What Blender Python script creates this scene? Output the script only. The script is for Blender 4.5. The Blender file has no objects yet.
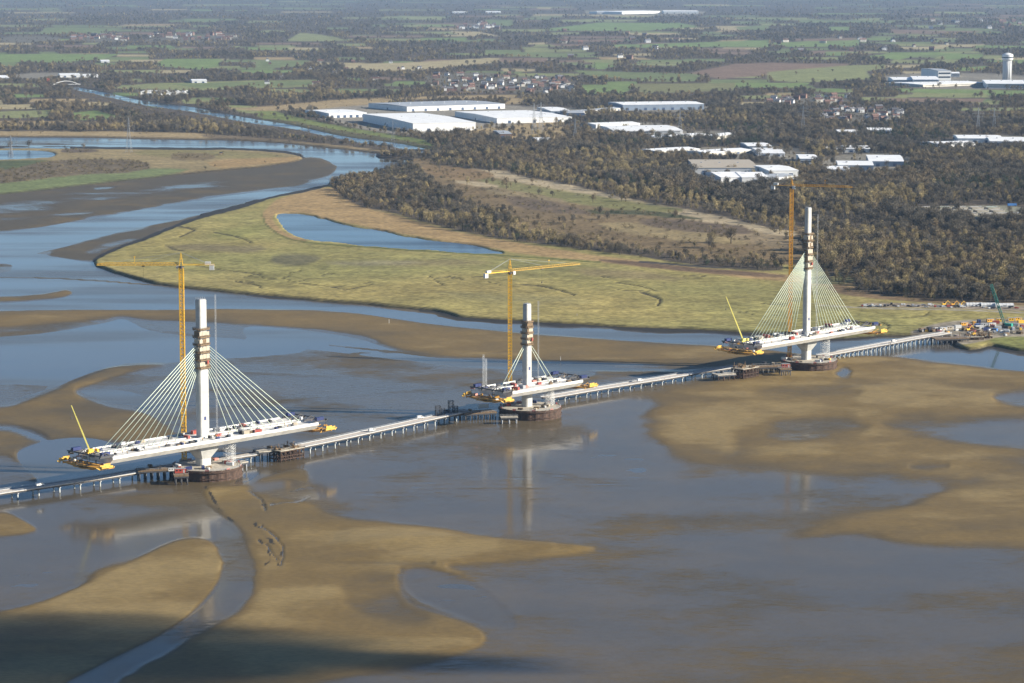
import bpy, math, random
import numpy as np

# ------------------------------------------------------------------ camera, light, exposure
H = 314.0                      # camera height above the water, metres
F = 2750.0                     # focal length in pixels of a 1024 px wide frame
PITCH = math.atan((341.5 + 35.0) / F)
SUN_EL = math.radians(22.0)
SUN_AZ = math.radians(98)   # clockwise from +Y (the view direction): sun low on the right
SUN_DIR = (math.sin(SUN_AZ) * math.cos(SUN_EL), math.cos(SUN_AZ) * math.cos(SUN_EL), math.sin(SUN_EL))

scene = bpy.context.scene
COL = scene.collection
cam_d = bpy.data.cameras.new("camera")
cam = bpy.data.objects.new("camera", cam_d)
COL.objects.link(cam)
cam.location = (0, 0, H)
cam.rotation_euler = (math.radians(90) - PITCH, 0, 0)
cam_d.sensor_width = 36.0
cam_d.lens = F * 36.0 / 1024.0
cam_d.clip_start = 1.0
cam_d.clip_end = 90000.0
scene.camera = cam

world = bpy.data.worlds.new("World")
scene.world = world
world.use_nodes = True
wnt = world.node_tree
sky = wnt.nodes.new("ShaderNodeTexSky")
sky.sky_type = 'NISHITA'
sky.sun_disc = False
sky.sun_elevation = SUN_EL
sky.sun_rotation = SUN_AZ
sky.altitude = 50
sky.air_density = 0.8
sky.dust_density = 0.0
sky.ozone_density = 4.0
bg = wnt.nodes["Background"]
wnt.links.new(sky.outputs[0], bg.inputs[0])
bg.inputs[1].default_value = 0.060

sun_d = bpy.data.lights.new("sun", 'SUN')
sun_d.energy = 5.0
sun_d.angle = math.radians(0.5)
sun_d.color = (1.0, 0.925, 0.80)
sun = bpy.data.objects.new("sun", sun_d)
COL.objects.link(sun)
from mathutils import Vector
sun.rotation_euler = Vector(SUN_DIR).to_track_quat('Z', 'Y').to_euler()
sun.location = (3000, -600, 1200)

vs = scene.view_settings
vs.view_transform = 'Standard'
vs.look = 'None'
vs.exposure = 1.12
vs.gamma = 1.0
vs.use_curve_mapping = False
scene.cycles.use_denoising = True
scene.cycles.max_bounces = 5
scene.cycles.diffuse_bounces = 2
scene.cycles.glossy_bounces = 2
scene.cycles.transparent_max_bounces = 6
scene.cycles.volume_bounces = 0

random.seed(7)
rng = np.random.default_rng(11)
R = math.radians
SP, CP = math.sin(PITCH), math.cos(PITCH)

# ------------------------------------------------------------------ surveying: where a sight line meets the level z
def gxy(u, v, z=0.0):
    """numpy: plan position where the sight line through (u, v) meets level z"""
    x = (np.asarray(u, float) - 512.0) / F
    y = -(np.asarray(v, float) - 341.5) / F
    t = (H - z) / (SP - y * CP)
    return x * t, (CP + y * SP) * t
def at(u, v, z=0.0):
    X, Y = gxy(u, v, z)
    return Vector((float(X), float(Y), z))
def to_px(X, Y, Z):
    f = Y * CP + (H - Z) * SP
    w = Y * SP - (H - Z) * CP
    return 512.0 + F * X / f, 341.5 - F * w / f

# ------------------------------------------------------------------ value noise
_T = rng.random((256, 256))
def vnoise(x, y):
    xi = np.floor(x).astype(np.int64); yi = np.floor(y).astype(np.int64)
    fx = x - xi; fy = y - yi
    fx = fx * fx * (3 - 2 * fx); fy = fy * fy * (3 - 2 * fy)
    a = _T[xi & 255, yi & 255]; b = _T[(xi + 1) & 255, yi & 255]
    c = _T[xi & 255, (yi + 1) & 255]; d = _T[(xi + 1) & 255, (yi + 1) & 255]
    return (a * (1 - fx) + b * fx) * (1 - fy) + (c * (1 - fx) + d * fx) * fy
def fbm(x, y, s, oct=4, ox=0.0):
    """about -1..1, feature size s metres"""
    r = 0; a = 0.5; f = 1.0 / s
    for k in range(oct):
        r = r + a * (vnoise(x * f + 17.3 * k + ox, y * f + 9.1 * k - ox) * 2 - 1)
        a *= 0.5; f *= 2.03
    return r
def sstep(a, b, x):
    t = np.clip((x - a) / (b - a), 0, 1)
    return t * t * (3 - 2 * t)

def chaikin(p, n=2, closed=True):
    p = np.asarray(p, float)
    for _ in range(n):
        q = np.roll(p, -1, 0)
        if closed:
            p = np.stack([p * .75 + q * .25, p * .25 + q * .75], 1).reshape(-1, 2)
        else:
            m = np.stack([p[:-1] * .75 + p[1:] * .25, p[:-1] * .25 + p[1:] * .75], 1).reshape(-1, 2)
            p = np.concatenate([p[:1], m, p[-1:]])
    return p

class Sheet:
    """survey grid of the ground: regular in sight-line angles, stored as plan coordinates"""
    def __init__(s, us, vsq, z):
        s.u, s.v = np.meshgrid(us, vsq)
        s.us, s.vq = us, vsq
        s.x, s.y = gxy(s.u, s.v, z)
        s.shape = s.u.shape
    def win(s, pts, m):
        p = np.asarray(pts)
        j0 = np.searchsorted(s.us, p[:, 0].min() - m); j1 = np.searchsorted(s.us, p[:, 0].max() + m)
        i0 = np.searchsorted(s.vq, p[:, 1].min() - m); i1 = np.searchsorted(s.vq, p[:, 1].max() + m)
        return slice(max(i0, 0), i1), slice(max(j0, 0), j1)
    def sd(s, pts, m=12, smooth=2, wob=0.0, ws=60.0, ox=0.0):
        """signed distance (inside > 0) to a polygon"""
        p = chaikin(pts, smooth) if smooth else np.asarray(pts, float)
        out = np.full(s.shape, -float(m))
        w = s.win(p, m)
        U = s.u[w]; V = s.v[w]
        if U.size == 0: return out
        if wob:
            U = U + wob * fbm(s.x[w], s.y[w], ws, 4, 3.1 + ox) * 2.0
            V = V + wob * fbm(s.x[w], s.y[w], ws, 4, 47.7 + ox)
        d2 = np.full(U.shape, 1e12); ins = np.zeros(U.shape, bool)
        a = p; b = np.roll(p, -1, 0)
        for (ax, ay), (bx, by) in zip(a, b):
            ex, ey = bx - ax, by - ay
            L = ex * ex + ey * ey
            if L < 1e-9: continue
            t = np.clip(((U - ax) * ex + (V - ay) * ey) / L, 0, 1)
            d2 = np.minimum(d2, (U - ax - t * ex) ** 2 + (V - ay - t * ey) ** 2)
            if ay != by:
                c = ((V >= ay) != (V >= by)) & (U < ex * (V - ay) / (by - ay) + ax)
                ins ^= c
        d = np.sqrt(d2)
        out[w] = np.maximum(np.where(ins, d, -d), -m)
        return out
    def line(s, pts, m=8, wob=0.0, ws=40.0, smooth=2):
        """distance to a polyline"""
        p = chaikin(pts, smooth, False)
        out = np.full(s.shape, float(m))
        w = s.win(p, m)
        U = s.u[w]; V = s.v[w]
        if U.size == 0: return out
        if wob:
            U = U + wob * 2 * fbm(s.x[w], s.y[w], ws, 3, 5.5); V = V + wob * fbm(s.x[w], s.y[w], ws, 3, 31.0)
        d2 = np.full(U.shape, 1e12)
        for (ax, ay), (bx, by) in zip(p[:-1], p[1:]):
            ex, ey = bx - ax, by - ay
            L = max(ex * ex + ey * ey, 1e-9)
            t = np.clip(((U - ax) * ex + (V - ay) * ey) / L, 0, 1)
            d2 = np.minimum(d2, (U - ax - t * ex) ** 2 + (V - ay - t * ey) ** 2)
        out[w] = np.minimum(np.sqrt(d2), m)
        return out
    def build(s, name, zz, mat, attrs, keep=None):
        n, m = s.shape
        co = np.stack([s.x, s.y, zz], -1).reshape(-1, 3).astype(np.float32)
        idx = np.arange(n * m).reshape(n, m)
        q = np.stack([idx[1:, :-1], idx[1:, 1:], idx[:-1, 1:], idx[:-1, :-1]], -1).reshape(-1, 4)
        if keep is not None:
            k = keep[1:, :-1] | keep[1:, 1:] | keep[:-1, 1:] | keep[:-1, :-1]
            q = q[k.reshape(-1)]
            used = np.zeros(n * m, bool); used[q.reshape(-1)] = True
            remap = np.cumsum(used) - 1
            q = remap[q]; co = co[used]
        else:
            used = np.ones(n * m, bool)
        me = bpy.data.meshes.new(name)
        me.vertices.add(len(co)); me.vertices.foreach_set("co", co.reshape(-1))
        me.loops.add(q.size); me.loops.foreach_set("vertex_index", q.reshape(-1).astype(np.int32))
        me.polygons.add(len(q))
        me.polygons.foreach_set("loop_start", np.arange(0, q.size, 4, dtype=np.int32))
        me.polygons.foreach_set("use_smooth", np.ones(len(q), bool))
        me.update(calc_edges=True)
        for an, av in attrs.items():
            if av.ndim == 3:
                a = me.attributes.new(an, 'FLOAT_COLOR', 'POINT')
                c = np.concatenate([av.reshape(-1, 3)[used], np.ones((used.sum(), 1))], 1)
                a.data.foreach_set("color", c.astype(np.float32).reshape(-1))
            else:
                a = me.attributes.new(an, 'FLOAT', 'POINT')
                a.data.foreach_set("value", av.reshape(-1)[used].astype(np.float32))
        me.materials.append(mat)
        o = bpy.data.objects.new(name, me); COL.objects.link(o)
        o["kind"] = "structure"
        return o

# ------------------------------------------------------------------ materials
class NT:
    def __init__(s, name):
        s.m = bpy.data.materials.new(name); s.m.use_nodes = True
        s.t = s.m.node_tree; s.p = s.t.nodes["Principled BSDF"]
    def n(s, typ, **kw):
        nd = s.t.nodes.new(typ)
        for k, v in kw.items(): setattr(nd, k, v)
        return nd
    def l(s, a, b): s.t.links.new(a, b)
    def math(s, op, a, b=None, c=None, clamp=False):
        nd = s.n("ShaderNodeMath", operation=op, use_clamp=clamp)
        for i, q in enumerate((a, b, c)):
            if q is None: continue
            if isinstance(q, (int, float)): nd.inputs[i].default_value = q
            else: s.l(q, nd.inputs[i])
        return nd.outputs[0]
    def mix(s, f, a, b, blend='MIX'):
        nd = s.n("ShaderNodeMix", data_type='RGBA', blend_type=blend)
        for i, q in ((0, f), (6, a), (7, b)):
            if isinstance(q, (int, float)): nd.inputs[i].default_value = q
            elif isinstance(q, tuple): nd.inputs[i].default_value = (*q, 1)
            else: s.l(q, nd.inputs[i])
        return nd.outputs[2]
    def pos(s, scale=(1, 1, 1)):
        g = s.n("ShaderNodeNewGeometry")
        mp = s.n("ShaderNodeMapping"); mp.inputs['Scale'].default_value = scale
        s.l(g.outputs['Position'], mp.inputs[0])
        return mp.outputs[0]
    def noise(s, scale, detail=4, vec=None, rough=0.55):
        nd = s.n("ShaderNodeTexNoise"); nd.inputs['Scale'].default_value = scale
        nd.inputs['Detail'].default_value = detail; nd.inputs['Roughness'].default_value = rough
        if vec is not None: s.l(vec, nd.inputs['Vector'])
        return nd.outputs[0]
    def ramp(s, f, a, b, lo, hi):
        nd = s.n("ShaderNodeMapRange"); nd.interpolation_type = 'SMOOTHSTEP'
        s.l(f, nd.inputs[0])
        for i, q in enumerate((a, b, lo, hi)): nd.inputs[i + 1].default_value = q
        return nd.outputs[0]
    def attr(s, name, typ='GEOMETRY'):
        nd = s.n("ShaderNodeAttribute", attribute_name=name, attribute_type=typ)
        return nd

def plain(name, col, rough=0.6, metal=0.0, var=0.18, scale=0.6, obj_var=0.0):
    """painted / bare material with weathering streaks of its own"""
    t = NT(name)
    tc = t.n("ShaderNodeTexCoord")
    nz = t.noise(scale, 5, tc.outputs['Object'])
    f = t.ramp(nz, 0.3, 0.7, 1 - var, 1 + var * 0.6)
    if obj_var:
        oi = t.n("ShaderNodeObjectInfo")
        f = t.math('MULTIPLY', f, t.ramp(oi.outputs['Random'], 0, 1, 1 - obj_var, 1 + obj_var))
    v = t.n("ShaderNodeVectorMath", operation='SCALE')
    v.inputs[0].default_value = col
    t.l(f, v.inputs['Scale'])
    t.l(v.outputs[0], t.p.inputs['Base Color'])
    t.p.inputs['Roughness'].default_value = rough
    t.p.inputs['Metallic'].default_value = metal
    return t.m
# ------------------------------------------------------------------ land outlines (surveyed with sight lines)
LAND_E = [(92,262),(100,256),(120,247),(145,239),(175,226),(205,216),(235,209),(262,200),(282,195),(310,190),(333,184),
 (345,178),(368,174),(384,169),(402,165),(413,161),(405,158),(384,157.5),(375,155.5),(384,153),(402,155),(425,153),(443,152),
 (460,140),(600,60),(700,-30),(1800,-30),(1800,372),(1100,353),(1024,350),(1003,346),(990,343),(980,347),(966,348),(955,343),(945,337),(935,334),
 (905,333.5),(880,334),(850,336),(825,336.5),(800,333.5),(760,331.5),(735,330),(680,327.5),(620,325),(560,322),(500,318.5),(462,316),
 (447,311.5),(430,308),(380,303.5),(330,299.5),(280,295.5),(240,291.5),(195,287),(160,283),(135,276.5),(108,269)]
LAND_N = [(-700,-30),(720,-30),(640,60),(480,140),(445,151),(400,152.6),(384,152.8),(353,149),(320,145.5),(291,142.5),(260,140.3),
 (230,139),(154,138),(92,136.3),(0,136),(-700,137)]
LAND_W = [(-700,146),(0,147.6),(60,147.5),(150,148.5),(200,149),(230,148.6),(276,151),(296,154),(304,157),(300,160),(270,164.5),
 (256,166.5),(225,169),(180,173.5),(123,179.5),(60,187),(0,193.5),(-300,228),(-700,275)]
CANAL = [(62,83.5),(75,86.5),(110,93),(140,100),(175,104.5),(200,107.5),(225,113.5),(256,118.5),(290,124),(324,132),(359,138.5),(395,141.7),(438,150.5),
 (442,152.5),(436,153.5),(406,149),(390,144.5),(364,142.8),(330,135.6),(290,127),(262,123.7),(240,120),(215,115.3),(190,110),(155,106),(130,101),(95,93),(75,88.5),(60,85)]
POND = [(277,214.5),(281,213),(300,213.5),(312,215.5),(318,218),(326,218.5),(337,223),(360,227.5),(372,228),(390,233),(420,238.5),(440,241),(470,244.5),(487,248.5),(505,252.5),
 (490,252.8),(465,252),(440,249.5),(400,247.5),(365,244.5),(335,241),(310,239),(296,234.5),(287,230),(283,224),(279,219)]
LAKE = [(-300,151.5),(0,150.3),(25,150),(45,150.8),(55,153.2),(52,155.8),(40,156.7),(15,158),(0,158.4),(-300,166)]

# ------------------------------------------------------------------ estuary bed
us = np.concatenate([np.linspace(-700, -60, 110), np.arange(-50, 1075, 1.6), np.linspace(1085, 1800, 110)])
vsq = np.concatenate([np.arange(128, 385, 0.9), np.arange(385, 690, 1.4), np.linspace(692, 1250, 90)])
S = Sheet(us, vsq, 0.0)
x, y = S.x, S.y
n_big = fbm(x, y, 220, 5, 1.0)
n_mid = fbm(x * 0.55, y, 55, 5, 2.0)
n_lit = fbm(x * 0.5, y, 14, 4, 6.0)
h = np.full(S.shape, 0.10) + 0.09 * n_big + 0.05 * n_mid          # bed level relative to the standing water
gold = np.full(S.shape, 0.35)                                       # 0 grey mud .. 1 golden sand
def lay(pts, lev, fe, wob=2.0, ws=60, g=None, gfe=None, mul=1.0):
    global h, gold
    fe2 = fe + 1.0
    d = S.sd(pts, m=max(12, fe2 * 2 + 6), wob=wob, ws=ws)
    m = sstep(-fe2, fe2, d) * mul
    h = h * (1 - m) + (lev + 0.25 * abs(lev) * n_mid + 0.03 * n_lit) * m
    if g is not None:
        gf = gfe or fe2 * 1.5
        mg = sstep(-gf, gf, d) * mul
        gold = gold * (1 - mg) + g * mg
def cut(pts, lev, wid, wob=1.0, ws=30, mul=1.0):
    global h
    d = S.line(pts, m=wid * 4 + 4, wob=wob, ws=ws)
    m = (1 - sstep(wid * 0.4, wid * 1.3, d)) * mul
    h = h * (1 - m) + lev * m

# --- upper river
lay([(-700,100),(480,100),(480,153),(400,165),(304,157),(230,149),(-700,147)], -0.5, 2, 1)
lay([(-700,139),(0,139),(70,141),(150,143.5),(170,145),(90,146.5),(0,147),(-700,146)], 0.10, 1.5, 1.0, g=0.1)
# mudflat round the island point
lay([(-700,255),(-700,300),(0,232),(61,223),(123,212.5),(184,201),(256,191.5),(300,184.5),(328,176.5),(337,169),(336,163),(322,158.5),(304,156),(200,170),(60,186),(0,192)], 0.62, 1.6, 0.8, g=0.12)
lay([(0,206),(80,199),(170,186),(230,181),(250,178),(200,188),(120,200),(60,206),(0,214),(-300,250),(-300,240)], 0.16, 3.5, 3, 80, mul=.7)
lay([(0,217),(60,213.5),(105,211.5),(60,218),(0,222)], 0.15, 2, 1.5)
lay([(95,187),(118,186),(112,188.5),(92,189.5)], -0.05, 1, .5)
# bright river reach sweeping down to the left
lay([(404,160),(395,153),(360,150),(330,153),(320,158),(336,163.5),(338,170),(328,178),(300,187),(256,193),(184,202.5),(123,214),(61,224.5),(0,234),(-700,320),(-700,360),(0,254),
 (31,254.5),(92,238.5),(172,220.5),(215,211.5),(256,202),(310,191),(345,178.5),(384,170),(413,161.5)], -0.6, 1.6, 0.7)
lay([(0,249),(55,243),(120,231),(150,224.5),(110,235),(60,244),(0,251.5)], 0.05, 0.8, 0.6, mul=.8)
lay([(40,256),(92,240),(172,221.5),(215,212.5),(262,202),(205,217),(150,238),(105,254),(92,262),(70,262)], 0.62, 2, 0.8, g=0.12)
lay([(80,250),(150,232),(190,222),(150,236),(110,249),(90,256)], 0.12, 2, 1, mul=.8)
# water on the left turning along the marsh front
lay([(-700,330),(0,256),(31,254.5),(60,257),(100,264),(130,277),(195,290),(330,304),(450,318),(560,325),(740,334),(830,339),(880,337),(935,337),(960,349),(1024,355),(1400,372),
 (1400,395),(1024,374),(960,364),(918,359),(883,355.5),(830,357),(740,346),(640,341),(580,336.5),(506,331.5),(439,325.5),(389,318),(340,311),(240,309),(140,310.5),(60,309.5),(0,311.5),(-700,320)], -0.55, 2, 1, 80)
lay([(-200,275),(0,262),(14,264),(12,271),(0,274),(-200,285)], 0.30, 1.5, 1, g=0.15)
lay([(45,266),(70,268),(90,272),(60,274),(36,270)], 0.05, 2.5, 2, mul=.7)
lay([(62,279),(100,283),(92,289),(66,287),(56,283)], 0.08, 2, 2, 40, mul=.7, g=.1)
lay([(-300,300),(0,297),(35,294.5),(54,292),(66,288.5),(75,293.5),(58,299),(20,301.5),(0,302.5),(-300,308)], 0.75, 1.5, .8, g=0.5)
lay([(95,289),(160,297),(150,304),(110,303),(84,296)], 0.07, 3, 3, 50, mul=.7, g=.1)
lay([(200,293),(300,303),(290,306),(180,299)], 0.08, 2.5, 2, 50, mul=.6, g=.1)
cut([(0,277.5),(60,278),(110,281.5),(150,285),(190,288)], 0.5, 0.7, .4)
# long sandbank
lay([(-700,318),(0,312.5),(60,310.5),(140,311.5),(240,309.5),(340,312),(389,319),(439,327),(506,333),(580,338),(640,342.5),(740,348),(830,359),(883,357),(960,366),(1024,375.5),(1400,398),(1400,430),(1024,400),
 (800,374),(720,365),(640,364.5),(580,363.5),(439,356),(389,347),(366,336),(306,328.5),(240,323.5),(180,322),(140,321),(122,316),(100,322),(60,331),(0,337),(-700,352)], 0.85, 2.2, 1.2, 90, g=0.62)
lay([(0,325),(60,320),(110,319),(90,326),(50,333),(0,338),(-300,345),(-300,332)], 0.16, 3, 2.5, 60, g=0.15)
lay([(0,303),(150,307),(250,307.5),(150,309.5),(0,308.5)], -.3, 1, .6)
# broad wet flat between sandbank and temporary road
lay([(-700,356),(0,338),(60,332),(100,323.5),(122,317.5),(140,322),(240,324.5),(306,330),(366,337),(389,348),(439,357.5),(560,365),(700,366),(735,368),(640,381),(560,396),(452,411),(380,425),(300,436),(180,440),(140,410),(112,406),(87,399),(75,389),(110,377),(172,366),
 (140,364),(110,366),(82,377),(50,391),(22,403),(0,408),(-700,440)], 0.05, 3.5, 1.5, 70, g=0.1)
lay([(0,340),(110,324),(122,318),(150,335),(240,340),(330,352),(200,360),(120,364),(80,376),(50,390),(20,400),(0,404),(-500,425),(-500,365)], -0.22, 2.5, 2, 80)
lay([(0,382),(40,384),(60,386),(30,397),(0,405),(-200,410),(-200,392)], 0.06, 3, 2, mul=.8, g=.15)
lay([(240,326),(300,330),(360,338),(388,350),(440,358.5),(600,366),(690,367),(560,371),(430,364),(330,350),(250,345)], -0.25, 3, 2, 80)
lay([(395,362),(480,369),(560,373),(640,373),(700,369),(640,382),(560,392),(520,388),(440,376),(390,372)], 0.09, 4, 3, 60, mul=.8, g=.25)
lay([(330,360),(400,358),(440,366),(420,378),(350,374),(310,366)], 0.05, 5, 3, 40, mul=.8)
lay([(580,366.5),(690,369.5),(690,375),(600,381),(560,383),(600,374)], 0.5, 2.5, 2, g=.5)
lay([(560,366),(700,369.5),(700,372),(620,371),(560,369)], -.2, 1, 1)
for c in ([(125,364),(172,363.8),(240,372),(330,376)],[(240,372.5),(290,375.5),(340,377)],[(270,402),(330,397),(400,392),(430,390)],[(330,345),(390,352),(480,360),(560,364)],[(440,392),(470,384),(500,380),(560,383)],
          [(215,392),(240,405),(262,407)]):
    cut(c, 0.22, 1.0, 1.0, 40)
for k in range(16):
    u0 = 200 + 260 * random.random(); v0 = 350 + 75 * random.random()
    cut([(u0, v0), (u0 + 20, v0 + random.uniform(-3, 3)), (u0 + 55, v0 + random.uniform(-4, 4))], 0.12, 0.7, 2.0, 25, .8)
# brown tongue left of the north tower
lay([(-700,445),(0,409),(22,404),(50,392),(82,378.5),(110,367.5),(140,365),(172,365.5),(140,370),(108,378),(78,388),(74,393),(87,400),(112,407),(140,411),(165,425),(180,440),(140,445),(95,436),(60,437),(20,447),(14,456),(25,470),(40,480),(30,484),(0,470),(-300,470)], 0.72, 2.0, 1.5, 50, g=0.45)
lay([(0,423),(25,428),(55,441),(40,444),(15,433),(0,431),(-200,425),(-200,415)], -0.06, 1.5, 1, g=.1)
lay([(75,390),(110,386),(150,392),(150,407),(112,406),(87,399)], -0.06, 3, 3, 40, mul=.9, g=.1)
lay([(15,455),(25,447),(60,438),(95,438),(120,448),(170,455),(250,452),(250,466),(150,482),(60,492),(30,490),(42,482),(25,470)], -0.3, 1.2, .8, g=.1)
lay([(0,452),(20,462),(40,478),(20,484),(0,488),(-200,500),(-200,455)], 0.10, 3, 2, g=0.2)
# basin below the temporary road, left
lay([(-700,520),(0,498),(60,487),(170,480),(200,486),(205,500),(215,515),(238,530),(257,560),(256,585),(241,609),(207,633),(163,654),(100,690),(20,760),(-60,780),(40,690),(111,661),(170,631),(207,601),(224,572),(219,548),(204,537),(178,539),(148,552),(111,573),(56,597),(0,614),(-700,740)], 0.03, 1.5, 0.9, 30, g=.15)
lay([(120,486),(200,487),(207,505),(200,532),(170,535),(120,540),(70,520),(60,500)], 0.36, 12, 5, 40, mul=1, g=.3)
lay([(0,560),(60,545),(120,535),(160,536),(100,562),(40,590),(0,606)], -0.05, 6, 4, 30, mul=.6)
lay([(-300,520),(0,512),(10,514),(26,523),(39,530.5),(24,534.5),(0,536.5),(-300,550)], 0.7, 1.2, .8, g=.75)
# crescent sandbank
lay([(-700,745),(0,615),(56,598.5),(111,574.5),(148,553),(178,540.5),(203,538.5),(218,549),(223,572),(206,600),(169,630),(110,660),(50,690),(-40,780),(-700,1000)], 0.9, 1.8, 0.9, 25, g=0.85)
# sand right of the channel, with the long ridge
lay([(205,484),(250,484),(262,476),(300,466),(310,472),(312,490),(318,505),(340,519),(373,519.5),(400,524),(440,527),(473,537),(527,543.5),(575,546),(600,548),(573,554.5),(527,561),(480,562),(436,566),(470,577),(500,599),(527,622),(530,640),(500,632),(450,616),
 (420,605),(405,597),(400,568),(396,575),(400,600),(450,617),(488,633),(473,651),(407,669),(340,678),(250,700),(150,760),(60,800),(100,692),(165,655),(209,634),(243,610),(258,586),(259,560),(240,529),(217,514),(207,500)], 0.80, 5, 2.5, 30, g=0.74)
lay([(250,481),(300,480),(330,500),(360,515),(320,512),(285,500),(240,495)], 0.25, 5, 3, 20, g=.55)
lay([(360,528),(430,530),(500,545),(570,549),(500,551),(430,548),(370,545),(330,540)], 1.6, 6, 1.5, 25, g=.95)
lay([(340,560),(420,560),(440,565),(400,566),(350,566),(310,562)], 0.3, 3, 1)
for c in ([(270,505),(300,502),(310,497)],[(262,527),(272,535),(280,541),(284,552),(280,566)],[(258,540),(270,548),(276,560)],[(250,492),(262,500),(265,510)],[(290,492),(300,488),(320,486)]):
    cut(c, -0.1, 1.1, 1.6, 12)
# water round the north island base
lay([(244,470),(256,466),(262,471),(254,480),(244,484),(230,486),(236,480)], -0.1, 1, .5, 20)
# pools right of the north tower
lay([(300,442),(380,428),(450,416),(480,424),(560,424),(600,414),(660,430),(690,452),(680,470),(650,490),(560,500),(460,490),(400,480),(330,482),(308,470),(302,455)], 0.11, 10, 5, 60, g=.3)
lay([(385,450),(420,446),(480,440),(560,445),(640,440),(690,470),(665,487),(600,482),(520,470),(440,468),(390,462)], -0.02, 14, 6, 60)
lay([(310,450),(360,442),(420,450),(360,462),(320,462)], 0.10, 5, 3, 40, mul=.8, g=.3)
lay([(340,476),(420,476),(560,478),(630,486),(690,470),(760,480),(800,500),(830,518),(790,532),(690,545),(600,546),(527,542),(473,535),(400,522),(340,517),(318,500),(320,485)], 0.17, 9, 3, 40, g=.45)
band = sstep(-8, 8, S.sd([(340,474),(480,470),(640,476),(690,486),(620,498),(480,500),(350,502)], m=30))
h += band * 0.26 * np.sin(y * 0.55 + 6 * fbm(x, y, 60, 3, 8.0)) * (0.4 + n_lit)
spk = sstep(-8, 8, S.sd([(340,490),(560,495),(700,480),(800,505),(780,532),(600,545),(480,535),(340,515)], m=30))
h += spk * 0.10 * fbm(x * .6, y, 6, 3, 4.0)
lay([(575,402),(620,396),(650,402),(640,412),(600,420),(570,418)], -0.05, 6, 4, 40)
lay([(440,436),(480,440),(560,450),(540,452),(470,446)], 0.1, 1.5, 1, 30, mul=.7)
cut([(410,445),(470,444),(540,450),(620,452)], 0.18, 1.2, 1.5, 40)
# broad sand on the right
lay([(560,402),(660,384),(760,372),(830,360),(960,370),(1024,380),(1400,400),(1400,640),(1024,548),(936,548.5),(884,546),(870,535),(800,533),(782,545),(760,547),(792,530),(830,516),(858,511),(892,512),(924,504),(942,488),(906,486),(882,477),(856,479),(812,476),(760,469),(715,475),(689,479),(670,470),
 (668,455),(655,438),(640,425),(655,412),(640,403),(600,402),(570,406)], 0.55, 20, 8, 70, g=.66)
lay([(655,400),(760,385),(900,372),(1024,385),(1024,412),(880,412),(760,418),(700,440),(720,462),(690,468),(665,440)], 0.8, 22, 6, 70, g=.9)
lay([(874,418),(936,420),(1024,420.5),(1400,425),(1400,500),(1024,447.5),(971,442.5),(930,436),(898,431)], 0.07, 9, 6, 40, g=.25)
lay([(765,426),(802,418.5),(851,416),(860,424),(850,435),(810,440),(780,437)], 0.14, 9, 7, 30, g=.3)
lay([(700,482),(760,472),(812,478),(858,480),(884,478),(905,488),(940,489),(922,503),(890,511),(856,509),(828,515),(790,530),(740,540),(690,540),(660,510)], 0.10, 10, 5, 40, g=.25)
lay([(835,483),(860,482),(868,487),(850,491),(832,489)], 0.15, 2.5, 1.5, 30, g=.5)
lay([(905,466),(940,464.5),(950,467),(920,470)], 0.02, 2.5, 1.5, g=.3)
lay([(990,396),(1030,393),(1100,400),(1030,408),(995,403)], 0.05, 4, 3, g=.3)
lay([(960,478),(1030,470),(1100,480),(1030,488),(975,486)], 0.09, 6, 3, g=.45, mul=.7)
lay([(820,380),(900,372),(960,380),(900,384),(840,387)], 0.25, 6, 3, g=.5, mul=.6)
lay([(836,372),(846,366),(852,371),(850,377),(838,378)], -.06, 1.6, 1.6, 12)
lay([(755,384),(800,382),(864,389),(858,399),(790,399),(750,394)], .24, 5, 3, 40, g=.45)
lay([(868,394),(928,399),(918,411),(856,405)], 1.0, 5, 3, 40, g=1.0)
lay([(688,404),(716,414),(737,440),(722,456),(694,430)], 1.1, 8, 3, 40, g=1.0)
lay([(640,440),(690,468),(790,460),(900,468),(1030,458),(1100,462),(1100,486),(930,487),(880,474),(760,465),(690,476),(650,462)], .30, 9, 4, 50, g=.5, mul=.5)
lay([(785,545),(830,524),(885,514),(925,500),(960,480),(1100,470),(1100,545),(930,546),(880,536),(820,536)], .75, 9, 4, 50, g=.75)
lay([(96,570),(150,560),(160,590),(120,606),(80,600)], 1.1, 10, 3, 30, g=1.0)
lay([(330,575),(395,570),(400,600),(440,620),(400,630),(340,610)], .28, 8, 4, 30, g=.5, mul=.8)
# wide dull wet flat in the foreground
lay([(400,569),(440,568),(473,579),(503,600),(530,624),(560,590),(560,565),(600,549),(700,548),(780,547),(830,536),(872,538),(884,548),(936,550),(1024,550),(1800,620),(1800,1300),(-100,1300),(60,800),(200,740),(340,682),(407,672),(473,655),(492,634),(450,614),(407,597)], 0.15, 9, 4, 40, g=.4)
lay([(400,569),(432,569),(470,580),(505,606),(520,632),(488,628),(450,612),(407,596)], -0.02, 2, 1.2, 25, g=.2)
lay([(476,565),(560,562),(800,552),(1000,556),(1100,570),(1100,640),(800,640),(560,640),(528,615),(505,597)], 0.10, 14, 6, 60, g=.25)
lay([(300,690),(500,655),(800,650),(1100,655),(1500,700),(1500,1200),(0,1200)], 0.30, 18, 6, 80, g=.45)
lay([(498,585),(530,582),(540,592),(510,598)], 0.10, 3, 2, 20, g=.4)

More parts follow.
